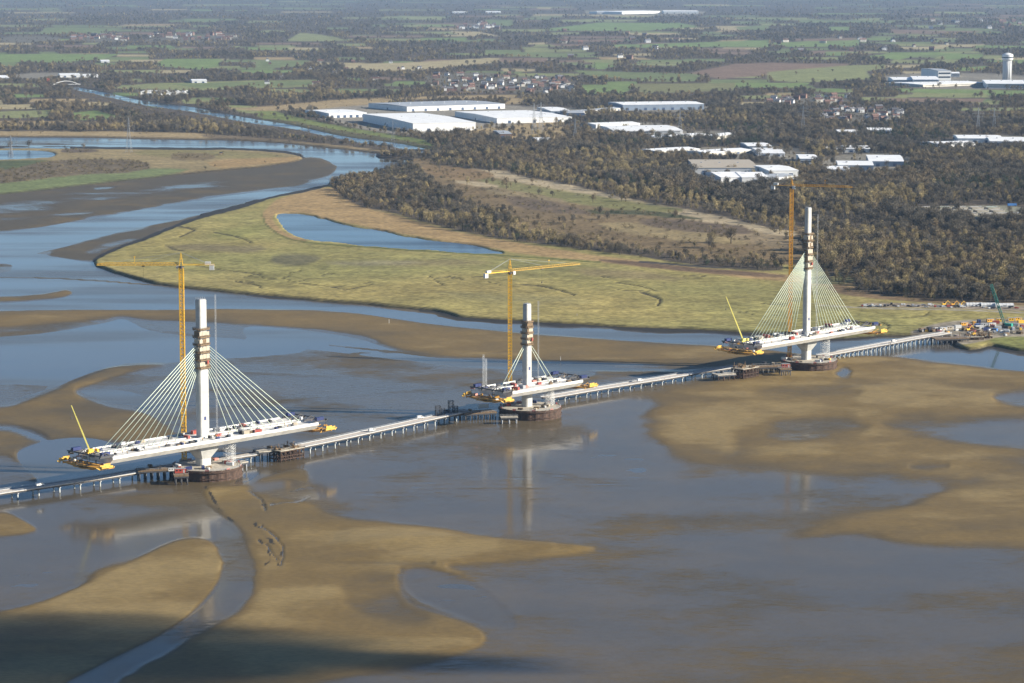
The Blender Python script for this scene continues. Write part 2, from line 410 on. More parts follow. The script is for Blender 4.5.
# foot of the marsh bank: a dark mud slope
sd_land = np.maximum(np.maximum(S.sd(LAND_E, 14, 1, 0.7, 30), S.sd(LAND_N, 14, 1)), S.sd(LAND_W, 14, 1, .5, 30))
slope_w = np.where(S.u > 420, 7.5, np.where(S.u > 200, 4.5, 2.0)) * (S.v > 200) + 1.4 * (S.v <= 200)
slope_w = slope_w * (1 + 0.7 * fbm(x, y, 40, 4, 12.0))
bank = sstep(-1, 0, sd_land / np.maximum(slope_w, 0.5))
h = np.maximum(h, bank * 1.7 - 0.25)
scarp = np.minimum(S.line([(256,524),(262,532),(270,541),(279,546),(283,553),(280,566)], m=10, wob=2.2, ws=10), S.line([(205,487),(214,500),(222,513),(232,522)], m=10, wob=1.5, ws=10))
scarp = np.minimum(scarp, S.line([(262,506),(280,503),(300,500),(311,494)], m=10, wob=1.6, ws=10) + .6)
scarp = np.minimum(scarp, S.line([(258,541),(268,549),(272,560),(266,566)], m=10, wob=2.0, ws=10) + .3)
bank = np.maximum(bank, (1 - sstep(.1, 1.7, scarp)) * (.10 + .75 * sstep(-.35, .35, n_lit)))
gold = gold * (1 - bank)
h = np.where(sd_land > 3, -1.0, h)
# scour pools at the tower islands and the foot of the banks
dry = sstep(0.0, 0.85, h + 0.07 * n_mid + 0.06 * n_big)
dune = fbm(x, y, 150, 4, 71.0) + .5 * fbm(x * .7, y, 45, 3, 72.0)
h = np.where(h > 0, h * 0.45, h) + 0.03 + sstep(.25, 1.0, dry) * np.maximum(0.25 + 1.2 * dune, -.05)
ridge = S.line([(290,548),(340,543),(400,541),(457,541),(520,546),(590,549)], m=20, wob=.5)
h += 1.5 * sstep(310, 400, S.u) * np.exp(-(ridge / 5.0) ** 2) * sstep(.2, .8, dry)
wet = 1 - dry
gold = np.clip(gold + 0.18 * n_big + 0.10 * n_mid, 0, 1)

mt = NT("estuary_mud")
ga = mt.attr("gold"); wa = mt.attr("wet"); ba = mt.attr("bank")
nz = mt.noise(0.015, 6, mt.pos((0.8, 1, 1)))
gv = mt.math('ADD', ga.outputs['Fac'], mt.ramp(nz, 0.3, 0.7, -0.22, 0.22), clamp=True)
c = mt.mix(mt.ramp(gv, 0, .75, 0, 1), (0.076, 0.062, 0.038), (0.158, 0.106, 0.035))
c = mt.mix(mt.ramp(gv, .7, 1.0, 0, 1), c, (0.235, 0.168, 0.066))
nzf = mt.noise(0.07, 6, mt.pos((1, .6, 1)))
c = mt.mix(1.0, c, mt.ramp(nzf, 0.3, 0.72, 0.93, 1.05), 'MULTIPLY')
nz2 = mt.noise(0.5, 4, mt.pos((0.5, 1, 1)))
c = mt.mix(1.0, c, mt.ramp(nz2, 0.3, 0.7, 0.86, 1.10), 'MULTIPLY')
nzw = mt.noise(0.008, 7, mt.pos((0.8, 1, 1)))
wetv = mt.math('ADD', wa.outputs['Fac'], mt.ramp(nzw, 0.3, 0.7, -0.42, 0.42), clamp=True)
spk_ = mt.noise(0.32, 5, mt.pos((0.30, 1, 1)), .7)
wetv = mt.math('ADD', wetv, mt.math('MULTIPLY', mt.ramp(spk_, .3, .7, -.22, .20), mt.ramp(wa.outputs['Fac'], .3, .75, 0, 1)), clamp=True)
c = mt.mix(mt.ramp(wetv, 0.05, 0.75, 0, 1), c, mt.mix(0.66, c, (0.066, 0.051, 0.029)))
c = mt.mix(mt.ramp(ba.outputs['Fac'], .03, .42, 0, 1), c, (0.026, 0.022, 0.016))
mt.l(c, mt.p.inputs['Base Color'])
mt.p.inputs['Roughness'].default_value = 0.75
mt.p.inputs['Specular IOR Level'].default_value = 0.25
mt.l(mt.math('MULTIPLY', mt.ramp(wetv, 0.40, 1.05, 0.04, .68), mt.math('SUBTRACT', 1.0, ba.outputs['Fac'])), mt.p.inputs['Coat Weight'])
mt.l(mt.ramp(wetv, 0.4, 0.96, 0.42, 0.10), mt.p.inputs['Coat Roughness'])
mt.p.inputs['Coat IOR'].default_value = 1.33
b = mt.n("ShaderNodeBump"); b.inputs['Strength'].default_value = 0.2; b.inputs['Distance'].default_value = 0.3
rp = mt.n("ShaderNodeTexWave"); rp.inputs['Scale'].default_value = 0.055; rp.inputs['Distortion'].default_value = 9; rp.inputs['Detail'].default_value = 3; rp.inputs['Detail Scale'].default_value = .8
rp.bands_direction = 'Y'; mt.l(mt.pos((0.25, 1, 1)), rp.inputs['Vector'])
hh = mt.math('MULTIPLY', mt.math('ADD', mt.noise(0.12, 6, mt.pos((0.5, 1, 1))), mt.math('MULTIPLY', rp.outputs['Fac'], 0.25)), mt.math('SUBTRACT', 1.08, wetv))
mt.l(hh, b.inputs['Height']); mt.l(b.outputs[0], mt.p.inputs['Normal'])
mud = S.build("mudflat", h, mt.m, {"gold": gold, "wet": wet, "bank": bank}, keep=sd_land < 3.5)

# ------------------------------------------------------------------ water
def water_mat(name, col, rough, bump, scale):
    t = NT(name)
    nz = t.noise(0.012, 4, t.pos((0.35, 1, 1)))
    cc = t.mix(t.ramp(nz, 0.35, 0.65, 0, 1), col, tuple(q * 1.25 for q in col))
    t.l(cc, t.p.inputs['Base Color'])
    r2 = t.noise(0.008, 4, t.pos((0.25, 1, 1)))
    t.l(t.ramp(r2, 0.35, 0.68, rough * 0.4, rough * 2.6), t.p.inputs['Roughness'])
    t.p.inputs['IOR'].default_value = 1.333
    b = t.n("ShaderNodeBump"); b.inputs['Strength'].default_value = bump; b.inputs['Distance'].default_value = 0.1
    t.l(t.noise(scale, 3, t.pos((0.6, 1, 1))), b.inputs['Height']); t.l(b.outputs[0], t.p.inputs['Normal'])
    return t.m
def flat_sheet(name, pts, z, mat, smooth=1):
    p = chaikin(pts, smooth) if smooth else np.asarray(pts, float)
    X, Y = gxy(p[:, 0], p[:, 1], z)
    from mathutils.geometry import tessellate_polygon
    vv = [Vector((a, b, 0)) for a, b in zip(X, Y)]
    me = bpy.data.meshes.new(name)
    tr = tessellate_polygon([vv])
    me.from_pydata([(a.x, a.y, z) for a in vv], [], [tuple(t) for t in tr])
    me.update()
    if me.polygons[0].normal.z < 0: me.flip_normals()
    me.materials.append(mat)
    o = bpy.data.objects.new(name, me); COL.objects.link(o); o["kind"] = "structure"
    return o
W_RIVER = water_mat("river_water", (0.066, 0.057, 0.042), 0.11, 0.08, 0.3)
W_POND = water_mat("pond_water", (0.030, 0.038, 0.045), 0.10, 0.15, 0.5)
flat_sheet("river_water", [(-700,130),(480,130),(1800,330),(1800,1250),(-700,1250)], 0.0, W_RIVER, 0)
flat_sheet("pond_water", [(270,208),(330,210),(520,246),(520,258),(300,245),(270,230)], 1.3, W_POND, 0)
flat_sheet("lake_water", [(-320,149),(70,147),(70,161),(-320,172)], 1.3, W_POND, 0)
flat_sheet("canal_water", [(40,80),(80,82),(400,139),(446,149),(446,156),(400,151),(260,128),(40,90)], 0.6, W_POND, 0)
# ------------------------------------------------------------------ land sheet: marsh, heath, farmland to the horizon
LZ = 2.5
us2 = np.concatenate([np.linspace(-700, -90, 70), np.arange(-80, 1105, 2.0), np.linspace(1115, 1800, 70)])
vq2 = np.concatenate([[-31.5, -29, -26, -22, -18, -14, -10, -6, -3], np.arange(0, 120, 0.8), np.arange(120, 385, 0.8)])
L = Sheet(us2, vq2, LZ)
lx, ly = L.x, L.y
ln_big = fbm(lx, ly, 260, 5, 21.0); ln_mid = fbm(lx, ly, 60, 5, 22.0); ln_s = fbm(lx, ly, 14, 4, 23.0)
G_FIELD = (0.145, 0.172, 0.068); G_BRIGHT = (0.155, 0.205, 0.066); G_PALE = (0.20, 0.21, 0.085); STRAW = (0.33, 0.275, 0.15)
PLOUGH = (0.185, 0.125, 0.085); TAN = (0.30, 0.225, 0.115); REED = (0.315, 0.215, 0.095); MARSH = (0.252, 0.216, 0.074); LITTER = (0.085, 0.066, 0.045)
HEATH = (0.175, 0.125, 0.062); SOIL = (0.36, 0.29, 0.18); DIRT = (0.25, 0.205, 0.15)
lc = np.zeros(L.shape + (3,)); lc[:] = LITTER
dens = np.full(L.shape, 1.0)       # tree cover
scrub = np.zeros(L.shape)          # bushes
ever = np.zeros(L.shape)           # share of evergreens
pale = np.zeros(L.shape)           # share of pale olive willows and birches
size = np.ones(L.shape)            # relative height
def land(pts, col=None, fe=0.6, wob=0.6, ws=60, d=None, s=None, e=None, p=None, sz=None, mul=1.0, sm=1):
    global lc, dens, scrub, ever, pale, size
    q = L.sd(pts, m=fe * 2 + 6, smooth=sm, wob=wob, ws=ws)
    m = sstep(-fe, fe, q) * mul
    if col is not None: lc = lc * (1 - m[..., None]) + np.array(col) * m[..., None]
    if d is not None: dens = dens * (1 - m) + d * m
    if s is not None: scrub = scrub * (1 - m) + s * m
    if e is not None: ever = ever * (1 - m) + e * m
    if p is not None: pale = pale * (1 - m) + p * m
    if sz is not None: size = size * (1 - m) + sz * m
def lline(pts, col, wid, wob=.5, d=0.0, mul=1.0):
    global lc, dens, scrub
    q = L.line(pts, m=wid * 2 + 3, wob=wob)
    m = (1 - sstep(wid * .5, wid * 1.1, q)) * mul
    lc = lc * (1 - m[..., None]) + np.array(col) * m[..., None]
    if d is not None: dens = dens * (1 - m) + d * m; scrub = scrub * (1 - m)
def field(u0, u1, v0, v1, col, sk=0.0, d=0.0, e=None):
    """a field: bounded by two lines of sight either side"""
    a = random.uniform(-.12, .12) * (v1 - v0)
    land([(u0, v0 + a), (u1 - sk, v0 - a), (u1, v1 + a), (u0 + sk, v1 - a)], col, 0.35, 0.25, 120, d=d, s=0.0, sm=0)

# far open fields in thin strips, woods between them
rs = random.Random(5)
for k in range(330):
    vv = 1.5 + 62 * rs.random() ** 1.25
    uu = rs.uniform(-600, 1700)
    wd = rs.uniform(14, 75); hh_ = rs.uniform(0.6, 1.4) * (0.55 + vv * 0.033)
    c = rs.choice([G_FIELD, G_FIELD, G_PALE, G_PALE, PLOUGH, G_BRIGHT, STRAW])
    field(uu, uu + wd, vv, vv + hh_, c, rs.uniform(-6, 6))
# fields beyond the picture's sides, nearer
for k in range(90):
    uu = rs.choice([rs.uniform(-650, -60), rs.uniform(1060, 1750)]); vv = rs.uniform(50, 125)
    field(uu, uu + rs.uniform(50, 120), vv, vv + rs.uniform(3, 9), rs.choice([G_FIELD, G_PALE, PLOUGH, STRAW]), rs.uniform(-12, 12))
FIELDS = [
 ([(-40,54),(120,54),(103,59),(60,62),(-40,61.5)], G_BRIGHT), ([(45,28),(122,28),(102,33.5),(40,33)], G_FIELD),
 ([(155,63.5),(165,59),(220,59),(219,66),(200,69.5),(160,66)], G_BRIGHT), ([(220,60),(256,60),(256,62),(220,62)], G_FIELD),
 ([(106,88),(150,83.5),(256,80.5),(318,80),(312,86.5),(256,88),(200,90.5),(170,90)], G_PALE), ([(170,84),(256,81.5),(315,81),(310,85),(200,88)], G_FIELD),
 ([(-60,113),(0,111.5),(50,110),(50,117),(0,118),(-60,119)], G_PALE), ([(72,113),(95,110.5),(123,117.5),(75,120.5)], G_BRIGHT),
 ([(180,99.5),(210,99.5),(213,104),(185,103.5)], G_PALE), ([(225,105),(256,106),(256,114),(240,112)], G_PALE),
 ([(345,63.5),(400,63),(490,58),(560,59),(490,63),(430,69),(400,71.5),(345,69)], STRAW), ([(256,60),(310,60.5),(300,66),(256,69)], G_FIELD),
 ([(485,50),(520,50),(520,55),(485,54)], G_FIELD), ([(288,40),(300,33),(315,34),(340,38),(335,41),(288,41)], G_PALE),
 ([(450,31),(480,32),(500,36),(460,35)], STRAW), ([(400,16),(450,17),(440,20),(405,19)], G_PALE), ([(485,20),(512,20),(512,26),(490,25)], G_FIELD),
 ([(545,29),(580,25),(600,22.5),(680,23),(700,27),(640,31),(580,31)], G_BRIGHT), ([(715,26),(750,26),(750,30),(720,30)], STRAW), ([(735,27),(768,25),(768,30),(740,30)], G_FIELD),
 ([(612,45),(680,43),(768,40),(768,47),(690,47),(620,47.5)], G_BRIGHT), ([(570,70),(625,72),(700,74),(695,81),(660,80.5),(590,76)], G_FIELD),
 ([(690,73),(735,64),(768,63),(850,64),(840,70),(768,75),(720,79)], PLOUGH), ([(580,85),(632,84.5),(628,93.5),(588,94)], G_BRIGHT),
 ([(632,84),(735,83),(735,90),(640,94)], (0.17,0.165,0.07)), ([(735,83),(810,83),(800,88),(735,87)], G_BRIGHT), ([(500,58),(548,58),(545,62),(500,62)], PLOUGH),
 ([(560,53),(600,52.5),(590,55),(560,55)], G_FIELD), ([(595,62),(610,63),(605,69),(595,69)], G_BRIGHT), ([(512,97.5),(523,99),(520,104),(505,104)], TAN),
 ([(768,72),(840,66),(884,64.5),(886,68),(866,71),(872,79),(800,82.5),(768,80)], G_PALE), ([(768,43),(795,42),(860,40),(858,46),(790,47)], G_BRIGHT),
 ([(825,52),(848,52),(845,55.5),(825,55.5)], G_BRIGHT), ([(865,56.5),(890,53.5),(925,54),(900,59.5),(870,58.5)], G_BRIGHT), ([(945,54),(983,54),(983,58),(945,59.5)], G_BRIGHT),
 ([(975,45.5),(1040,46),(1040,48),(975,48)], G_BRIGHT), ([(890,29.5),(940,31),(985,31),(960,34),(895,33.5)], PLOUGH), ([(830,27),(850,27),(848,31),(830,31)], G_BRIGHT),
 ([(945,27.5),(1000,29.5),(985,31),(945,31)], G_FIELD), ([(880,88),(925,89),(980,90),(1060,91),(1060,96),(975,95),(900,91.5)], G_BRIGHT), ([(935,93),(985,93.5),(990,97.5),(945,97.5)], G_PALE),
 ([(880,98),(985,99),(982,102.5),(900,101.5)], PLOUGH), ([(955,68),(987,66),(985,69.5),(958,71)], G_BRIGHT), ([(960,108),(1040,108),(1040,110.5),(960,110.5)], G_PALE),
 ([(780,49),(830,48),(828,50),(780,51)], G_FIELD), ([(930,49),(975,48.5),(970,51),(930,51)], G_FIELD), ([(800,20),(900,21),(890,23),(800,22.5)], G_FIELD),
 ([(640,60),(690,60),(688,61.5),(640,61.5)], G_FIELD), ([(512,52),(590,54),(585,56),(512,54.5)], G_FIELD), ([(560,20),(600,19),(590,22),(560,22)], G_PALE),
]
for p_, c_ in FIELDS: land(p_, c_, 0.4, 0.25, 140, d=0.0, s=0.0, sm=0)
for k in range(150):
    uu = rs.uniform(-20, 1024); vv = rs.uniform(14, 104)
    if 280 < uu < 720 and vv > 92: continue
    wd = rs.uniform(16, 62); hh_ = rs.uniform(.8, 1.5) + vv * .022
    field(uu, uu + wd, vv, vv + hh_, rs.choice([G_FIELD, G_FIELD, G_PALE, G_PALE, G_PALE, STRAW, PLOUGH, G_BRIGHT, TAN]), rs.uniform(-8, 8))
for p_, c_ in FIELDS: land(p_, c_, 0.4, 0.25, 140, d=0.0, s=0.0, sm=0)
# hedges with single trees across the fields
for k in range(60):
    uu = rs.uniform(0, 1024); vv = rs.uniform(20, 96)
    q = L.line([(uu, vv), (uu + rs.uniform(15, 60), vv + rs.uniform(-2.5, 2.5))], m=3)
    dens = np.maximum(dens, (q < 0.5) * 0.8)
# villages thin the woods
for p_ in ([(70,36),(130,35),(130,42),(70,42)], [(145,38),(240,33),(240,41),(145,43)], [(505,76),(575,77),(575,95),(505,96)], [(765,96),(852,97),(852,106),(765,106)],
           [(820,107),(905,108),(905,124),(820,124)], [(425,72),(512,73),(512,94),(425,90)], [(455,24),(500,24),(500,30),(455,30)], [(135,89),(190,90),(190,96),(140,96)], [(0,36),(60,36),(60,43),(0,43)]):
    land(p_, (0.13, 0.115, 0.085), 1.5, 1.0, d=0.38, sz=0.7)
# strip north of the upper river
land([(-700,121),(0,121),(100,121.5),(100,126),(0,126.5),(-700,127)], TAN, .6, .5, d=0.02)
land([(-700,131),(0,131),(60,131),(200,132.5),(256,139.5),(330,147),(384,152),(300,145),(230,140.5),(92,138),(-700,139)], TAN, .7, .5, d=0.0, s=0.05)
land([(200,133.5),(256,137),(330,143.5),(384,150),(400,152.5),(330,148),(256,141.5),(205,138)], (0.16,0.12,0.07), .7, .5, d=0.05, s=0.25)
land([(240,138.4),(300,142),(384,150),(396,152),(353,150),(291,144),(230,140.4)], TAN, .5, .4, d=0, s=.1)
land([(75,88.5),(130,101),(190,110),(240,120),(290,127),(330,135.6),(390,144.5),(406,149),(436,153.5),(430,156),(395,150),(325,141),(280,134),(230,127),(180,117),(120,108),(70,95)], None, .8, .5, d=0.02, s=.5, sz=.5)
# banks of the canal and the warehouse site
land([(256,109),(270,110),(300,118),(365,131),(420,138),(436,146),(425,149.5),(395,140.5),(359,137.5),(324,131),(290,123),(256,117)], (0.15,0.175,0.05), .8, .8, d=0.03, s=0.1)
land([(215,108),(256,107.5),(300,103),(350,98.5),(392,97.5),(388,104),(370,108),(300,110),(265,111.5),(240,110)], TAN, .8, .6, d=0.05, s=0.05)
land([(398,97),(512,94.5),(520,96),(512,98),(400,99.5)], TAN, .5, .5, d=0.04)
land([(256,118),(290,124),(324,131.5),(359,138),(395,141.2),(438,150),(436,147),(395,138.5),(330,129),(290,120)], (0.10,0.09,0.045), .5, .5, d=0.0, s=.5)
land([(300,111),(380,103),(520,103),(565,118),(555,126),(490,133),(410,136),(350,128)], (0.24,0.215,0.17), 1, .8, d=0.0, s=0.03)
land([(470,128),(560,126),(578,128),(578,138),(520,140),(470,136)], TAN, 1, 1, d=0.25)
land([(500,126),(560,120),(570,124),(520,132)], TAN, 1, 1, d=0.15)
# west island
land(LAND_W, (0.25,0.195,0.095), .8, .3, d=0.0, s=0.0, sm=0)
land([(-700,230),(-300,215),(0,182.5),(60,177),(123,170),(160,168),(200,170),(123,181),(60,189),(0,196),(-300,232),(-700,282)], G_FIELD, 1.2, 1.0, s=0.0)
land([(0,160),(60,160),(55,168),(0,170),(-200,185),(-200,168)], (0.085,0.10,0.04), .8, .6, s=0.0)
land([(58,158),(150,160),(150,172),(60,176),(0,184),(-200,205),(-200,185),(0,172)], (0.13,0.10,0.06), 1.0, 1.0, s=0.9)
land([(130,149),(220,150),(290,155),(280,160),(220,158),(140,157)], (0.20,0.17,0.07), 1.2, 1.0, s=.06)
land([(60,149),(95,148.5),(100,152),(62,153)], (0.12,0.09,0.06), .6, .5, s=.8)
land([(170,153),(215,153.5),(215,160),(172,161)], (0.16,0.12,0.06), 1.0, 1.0, s=.45)
land([(205,160),(290,157.5),(302,156),(298,160),(256,165),(215,169)], REED, 1.2, 1.0, s=0.02)
# ------------------------------ marsh island and heath on the right bank
land([(200,196),(262,188),(310,177),(340,171),(392,168),(420,170),(600,225),(790,258),(880,296),(1100,305),(1800,330),(1800,380),(800,345),(80,300),(80,240)], MARSH, .8, .5, d=0.0, s=0.0, sm=0)
REEDP = [(263,210),(282,196),(330,186),(345,190),(366,209),(390,213),(427,224),(464,233),(520,243),(600,256),(700,268),(782,274),(840,280),(880,292),(800,283),(700,273),(600,262),(520,254),(487,247),(440,240),(390,232),(360,226),(330,220),(310,214),(280,212.5),(272,216),(276,226),(290,236),(310,241),(300,243),(284,238),(268,228),(262,218)]
land(REEDP, REED, 1.3, 1.0, 40)
land([(600,258),(700,268.5),(790,275),(780,278),(690,272),(600,262)], (0.13,0.085,0.05), .7, .8, 30)
lline([(262,215),(266,226),(284,238),(310,243.5),(380,248),(440,252),(505,255.5),(600,262)], (0.11,0.115,0.03), 1.0, .6)
lline([(640,261.5),(700,266.5),(755,269)], (0.04,0.04,0.045), 1.1, .5)
# grazing texture of the saltings
gz = ln_mid * .6 + ln_big * .5
isM = sstep(-2, 2, L.sd([(100,255),(262,203),(262,228),(300,246),(440,255),(600,264),(800,282),(1030,306),(1030,350),(740,335),(330,305),(100,275)], 30))
lc *= (1 + isM * (0.22 * gz + 0.26 * ln_s))[..., None]
lc[..., 0] *= 1 + isM * 0.16 * ln_big
sm_ = (isM * .45 * sstep(.08, .5, fbm(lx * .6, ly * .35, 60, 5, 27.0)))[..., None]
lc = lc * (1 - sm_) + np.array((0.33, 0.265, 0.10)) * sm_
sm_ = (isM * .38 * sstep(.2, .5, fbm(lx * .6, ly * .35, 90, 5, 28.0)))[..., None]
lc = lc * (1 - sm_) + np.array((0.12, 0.11, 0.045)) * sm_
for p_, c_, w_ in (([(158,248),(190,243),(230,245),(272,247),(255,253),(200,251)], (0.13,0.105,0.06), 1.5), ([(266,258),(290,253),(325,256),(310,264),(280,266)], (0.10,0.09,0.055), 1.5),
               ([(380,262),(440,259),(500,262),(470,266),(400,267)], (0.20,0.16,0.075), 2), ([(560,268),(640,270),(700,280),(600,278)], (0.20,0.155,0.075), 2), ([(320,262),(400,260),(430,263),(350,266)], (0.24,0.21,0.12), 1.5),
               ([(640,285),(760,283),(800,292),(700,298)], (0.22,0.20,0.07), 3), ([(200,235),(262,222),(270,230),(230,240)], (0.21,0.20,0.06), 2), ([(420,290),(560,296),(600,304),(480,302)], (0.215,0.19,0.08), 3)):
    land(p_, c_, w_ * 1.5, 1.5, 25, mul=.75)
CREEKS = [([(157,227),(175,226),(195,229),(190,232),(180,236)], .8), ([(215,232),(232,235),(245,239),(250,242)], .7), ([(520,284),(540,285),(560,290),(575,295)], .7), ([(640,292),(655,296),(662,301),(658,305)], 1.0),
          ([(615,282),(640,286),(655,291)], .5), ([(235,281),(255,284),(262,288)], .6), ([(165,245),(175,250),(185,251)], .5), ([(195,265),(230,271),(260,274)], .5), ([(880,322),(890,326),(884,330)], .6), ([(900,318),(925,316),(930,312)], .4),
          ([(430,276),(437,281),(442,284)], .5), ([(300,283),(330,287),(345,286)], .5)]
rk = random.Random(9)
for k in range(24):
    u0 = rk.uniform(130, 900); v0 = rk.uniform(248, 322)
    if v0 < 262 and 260 < u0 < 640: v0 += 14
    if v0 > 286 + (u0 - 195) * .075: v0 = 280 + (u0 - 195) * .06 - rk.uniform(0, 10)
    du = rk.uniform(8, 24) * rk.choice([-1, 1]); p_ = [(u0, v0)]
    for j in range(3): p_.append((p_[-1][0] + du * rk.uniform(.3, .6), p_[-1][1] + rk.uniform(-1.5, 2.6)))
    CREEKS.append((p_, rk.uniform(.2, .4)))
creek_d = np.full(L.shape, 9.0)
for p_, w_ in CREEKS:
    lline(p_, (0.045, 0.038, 0.025), w_, .7)
    creek_d = np.minimum(creek_d, L.line(p_, m=8, wob=.7) / w_)
# heath with scrub
land([(405,160),(430,158),(500,166),(570,176),(640,191),(700,202),(770,216),(830,236),(850,250),(820,268),(780,264),(720,256),(660,246),(600,238),(540,225),(480,210),(420,184),(385,175)], HEATH, 1.2, 1.0, 50, d=0.01, s=0.33, p=.3)
land([(456,165),(500,170),(560,181),(640,196),(700,208),(770,226),(800,234),(790,240),(740,232),(690,222),(640,210),(580,196),(520,184),(470,173)], SOIL, 1.2, 1.2, 50, s=0.07)
land([(470,176),(520,184),(600,198),(640,206),(600,206),(540,196),(490,188)], (0.19,0.175,0.07), 1.5, 1.5, 40, s=0.12)
land([(540,192),(600,199),(660,206),(690,212),(660,215),(600,208),(550,201)], (0.17,0.16,0.06), 1.5, 1.2, 40, s=0.15)
land([(420,166),(470,168),(500,176),(470,182),(440,178),(415,172)], (0.20,0.135,0.065), 1.2, 1.2, 30, s=.3)
land([(455,180),(500,186),(495,190),(452,184)], SOIL, .8, 1.2, 25, s=.02)
land([(480,185),(560,200),(570,206),(490,196)], (0.22,0.17,0.09), 1, 1.5, 25, s=.08)
land([(590,224),(640,224),(720,236),(760,246),(700,244),(620,234)], (0.24,0.185,0.09), 1.2, 1.5, 30, s=.25)
land([(700,226),(740,230),(800,240),(830,248),(800,252),(740,242)], (0.23,0.175,0.10), 1.5, 1.5, 30, s=.3)
land([(560,211),(640,211),(700,218),(705,222),(640,216),(565,215)], (0.07,0.07,0.03), .8, .8, s=0.95, e=.6)
land([(640,218),(740,226),(760,236),(700,234),(640,226)], (0.13,0.095,0.06), 1.2, 1.2, s=0.75)
land([(500,196),(560,204),(600,216),(560,216),(510,206)], (0.13,0.095,0.06), 1.2, 1.2, s=0.75)
# wood behind the pond, hedge along the heath, woods behind the south tower
land([(330,186),(342,177),(384,170),(415,166),(425,178),(440,190),(480,207),(540,221),(600,236),(660,245),(720,255),(782,263),(782,271),(712,266.5),(637,256),(562,246.5),(507,240),(464,232),(427,223),(390,212),(365,209),(345,198)], LITTER, .8, .8, 40, d=1.0, s=0.15, p=.25, sz=.9)
land([(600,244),(700,257),(782,265),(782,271.5),(712,267),(637,257)], LITTER, .8, .8, d=.9, e=.3, sz=.65)
land([(505,212),(560,222),(600,231),(660,240),(720,251),(790,258),(790,266),(712,260),(637,249),(562,238),(510,226)], HEATH, 1.0, 1.0, d=.10, s=.6, sz=.6)
land([(430,160),(500,166),(500,172),(430,165)], LITTER, .6, .6, d=.9, p=.7, sz=.8)
land([(510,163),(570,175),(640,190),(700,201),(740,210),(790,224),(800,230),(780,232),(740,222),(700,213),(640,202),(570,186),(505,174)], LITTER, .7, .7, d=1.0, p=.75, sz=.8)
land([(812,236),(840,230),(880,228),(920,232),(925,250),(900,262),(860,270),(820,268),(800,250)], LITTER, 1, 1, d=1.0, p=.55, sz=1.05)
land([(925,240),(1100,236),(1100,305),(1024,303),(940,301),(868,294),(850,286),(890,266),(915,258)], LITTER, 1, 1, d=1.0, p=.45, sz=1.0)
land([(830,284),(850,286),(868,293),(940,300.5),(1024,303),(1100,306),(1800,340),(1800,343),(1100,308),(1024,305.5),(940,303.5),(860,298),(825,290)], (0.17,0.115,0.06), .6, .6, d=0, s=.1)
land([(800,258),(850,252),(846,256),(812,262)], (0.24,0.20,0.10), .8, .8, d=0.05, s=.1)
lline([(805,279),(840,275),(870,264),(900,250),(908,247)], (0.055,0.055,0.055), 1.3, .3, d=0)
land([(800,280),(850,276),(868,268),(866,275),(850,284),(820,284)], (0.13,0.12,0.05), .8, .8, d=.25, s=.5, e=.5)
# works area at the edge of the wood
land([(860,303),(900,303),(960,304.5),(1030,306),(1100,308),(1100,312),(1024,311),(960,308.8),(900,307.5),(860,306.5)], DIRT, .5, .4, d=0, s=0)
lline([(820,305),(860,307.5),(900,309),(960,310),(1030,313),(1100,316)], (0.30,0.27,0.22), .7, .2)
land([(906,334),(925,326),(960,320),(990,319),(1030,318),(1100,322),(1100,340),(1030,339),(1000,337),(985,341),(960,345),(940,338)], (0.26,0.225,0.17), .8, .6, d=0, s=0)
land([(985,340),(1010,336),(1100,338),(1100,354),(1024,350),(1003,346)], (0.165,0.17,0.05), .8, .5, d=0, s=0)
# sewage works, yards and clearings among the industry
land([(905,207),(960,206),(1030,205),(1030,222),(985,222),(950,216),(905,213)], (0.22,0.21,0.15), .8, .5, d=0.03)
for p_ in ([(688,160),(760,162),(800,172),(800,182),(760,192),(715,192),(688,178)], [(590,122),(680,123),(680,137),(590,137)], [(640,130),(745,131),(745,140),(650,141)], [(700,143),(790,145),(822,158),(815,166),(770,160),(700,158)],
           [(655,148),(705,148),(705,157),(655,156)], [(822,154),(912,153),(912,172),(822,173)], [(930,136),(1040,135),(1040,148),(930,147)], [(832,130),(905,129),(905,135),(832,136)], [(533,106),(585,108),(585,118),(533,116)],
           [(618,105),(710,105),(710,112),(618,112)], [(885,72),(1040,74),(1040,90),(885,88)], [(585,9),(705,10),(705,16),(585,15)], [(15,73),(95,72),(95,79),(15,79)], [(820,146),(870,146),(870,153),(820,153)]):
    land(p_, (0.20, 0.18, 0.14), 1.0, .8, d=0.05)
land([(640,139),(760,141),(760,147),(650,147)], LITTER, 1, 1, d=1, e=.5)
land([(860,131),(960,131),(960,141),(900,141),(860,136)], LITTER, 1, 1, d=1, e=.75)
land([(845,192),(920,190),(930,204),(900,208),(845,208)], LITTER, 1, 1, d=1, p=.9, sz=1.15)
land([(580,150),(640,150),(640,180),(590,178)], LITTER, 1, 1, d=1, p=.45)
# broad woodland variety: dark conifers here and there, pale stands elsewhere
pale = np.clip(pale + 0.35 * sstep(0.1, .5, fbm(lx, ly * .4, 150, 4, 33.0)), 0, 1)
ever = np.clip(ever + 0.22 * sstep(0.25, .55, fbm(lx, ly * .4, 180, 4, 35.0)), 0, 1)
dens *= np.where(L.v < 120, 0.75 + 0.35 * sstep(-.3, .2, fbm(lx, ly * .25, 200, 4, 36.0)), 1)

dens *= np.where(L.v < 14, .55, 1.0)
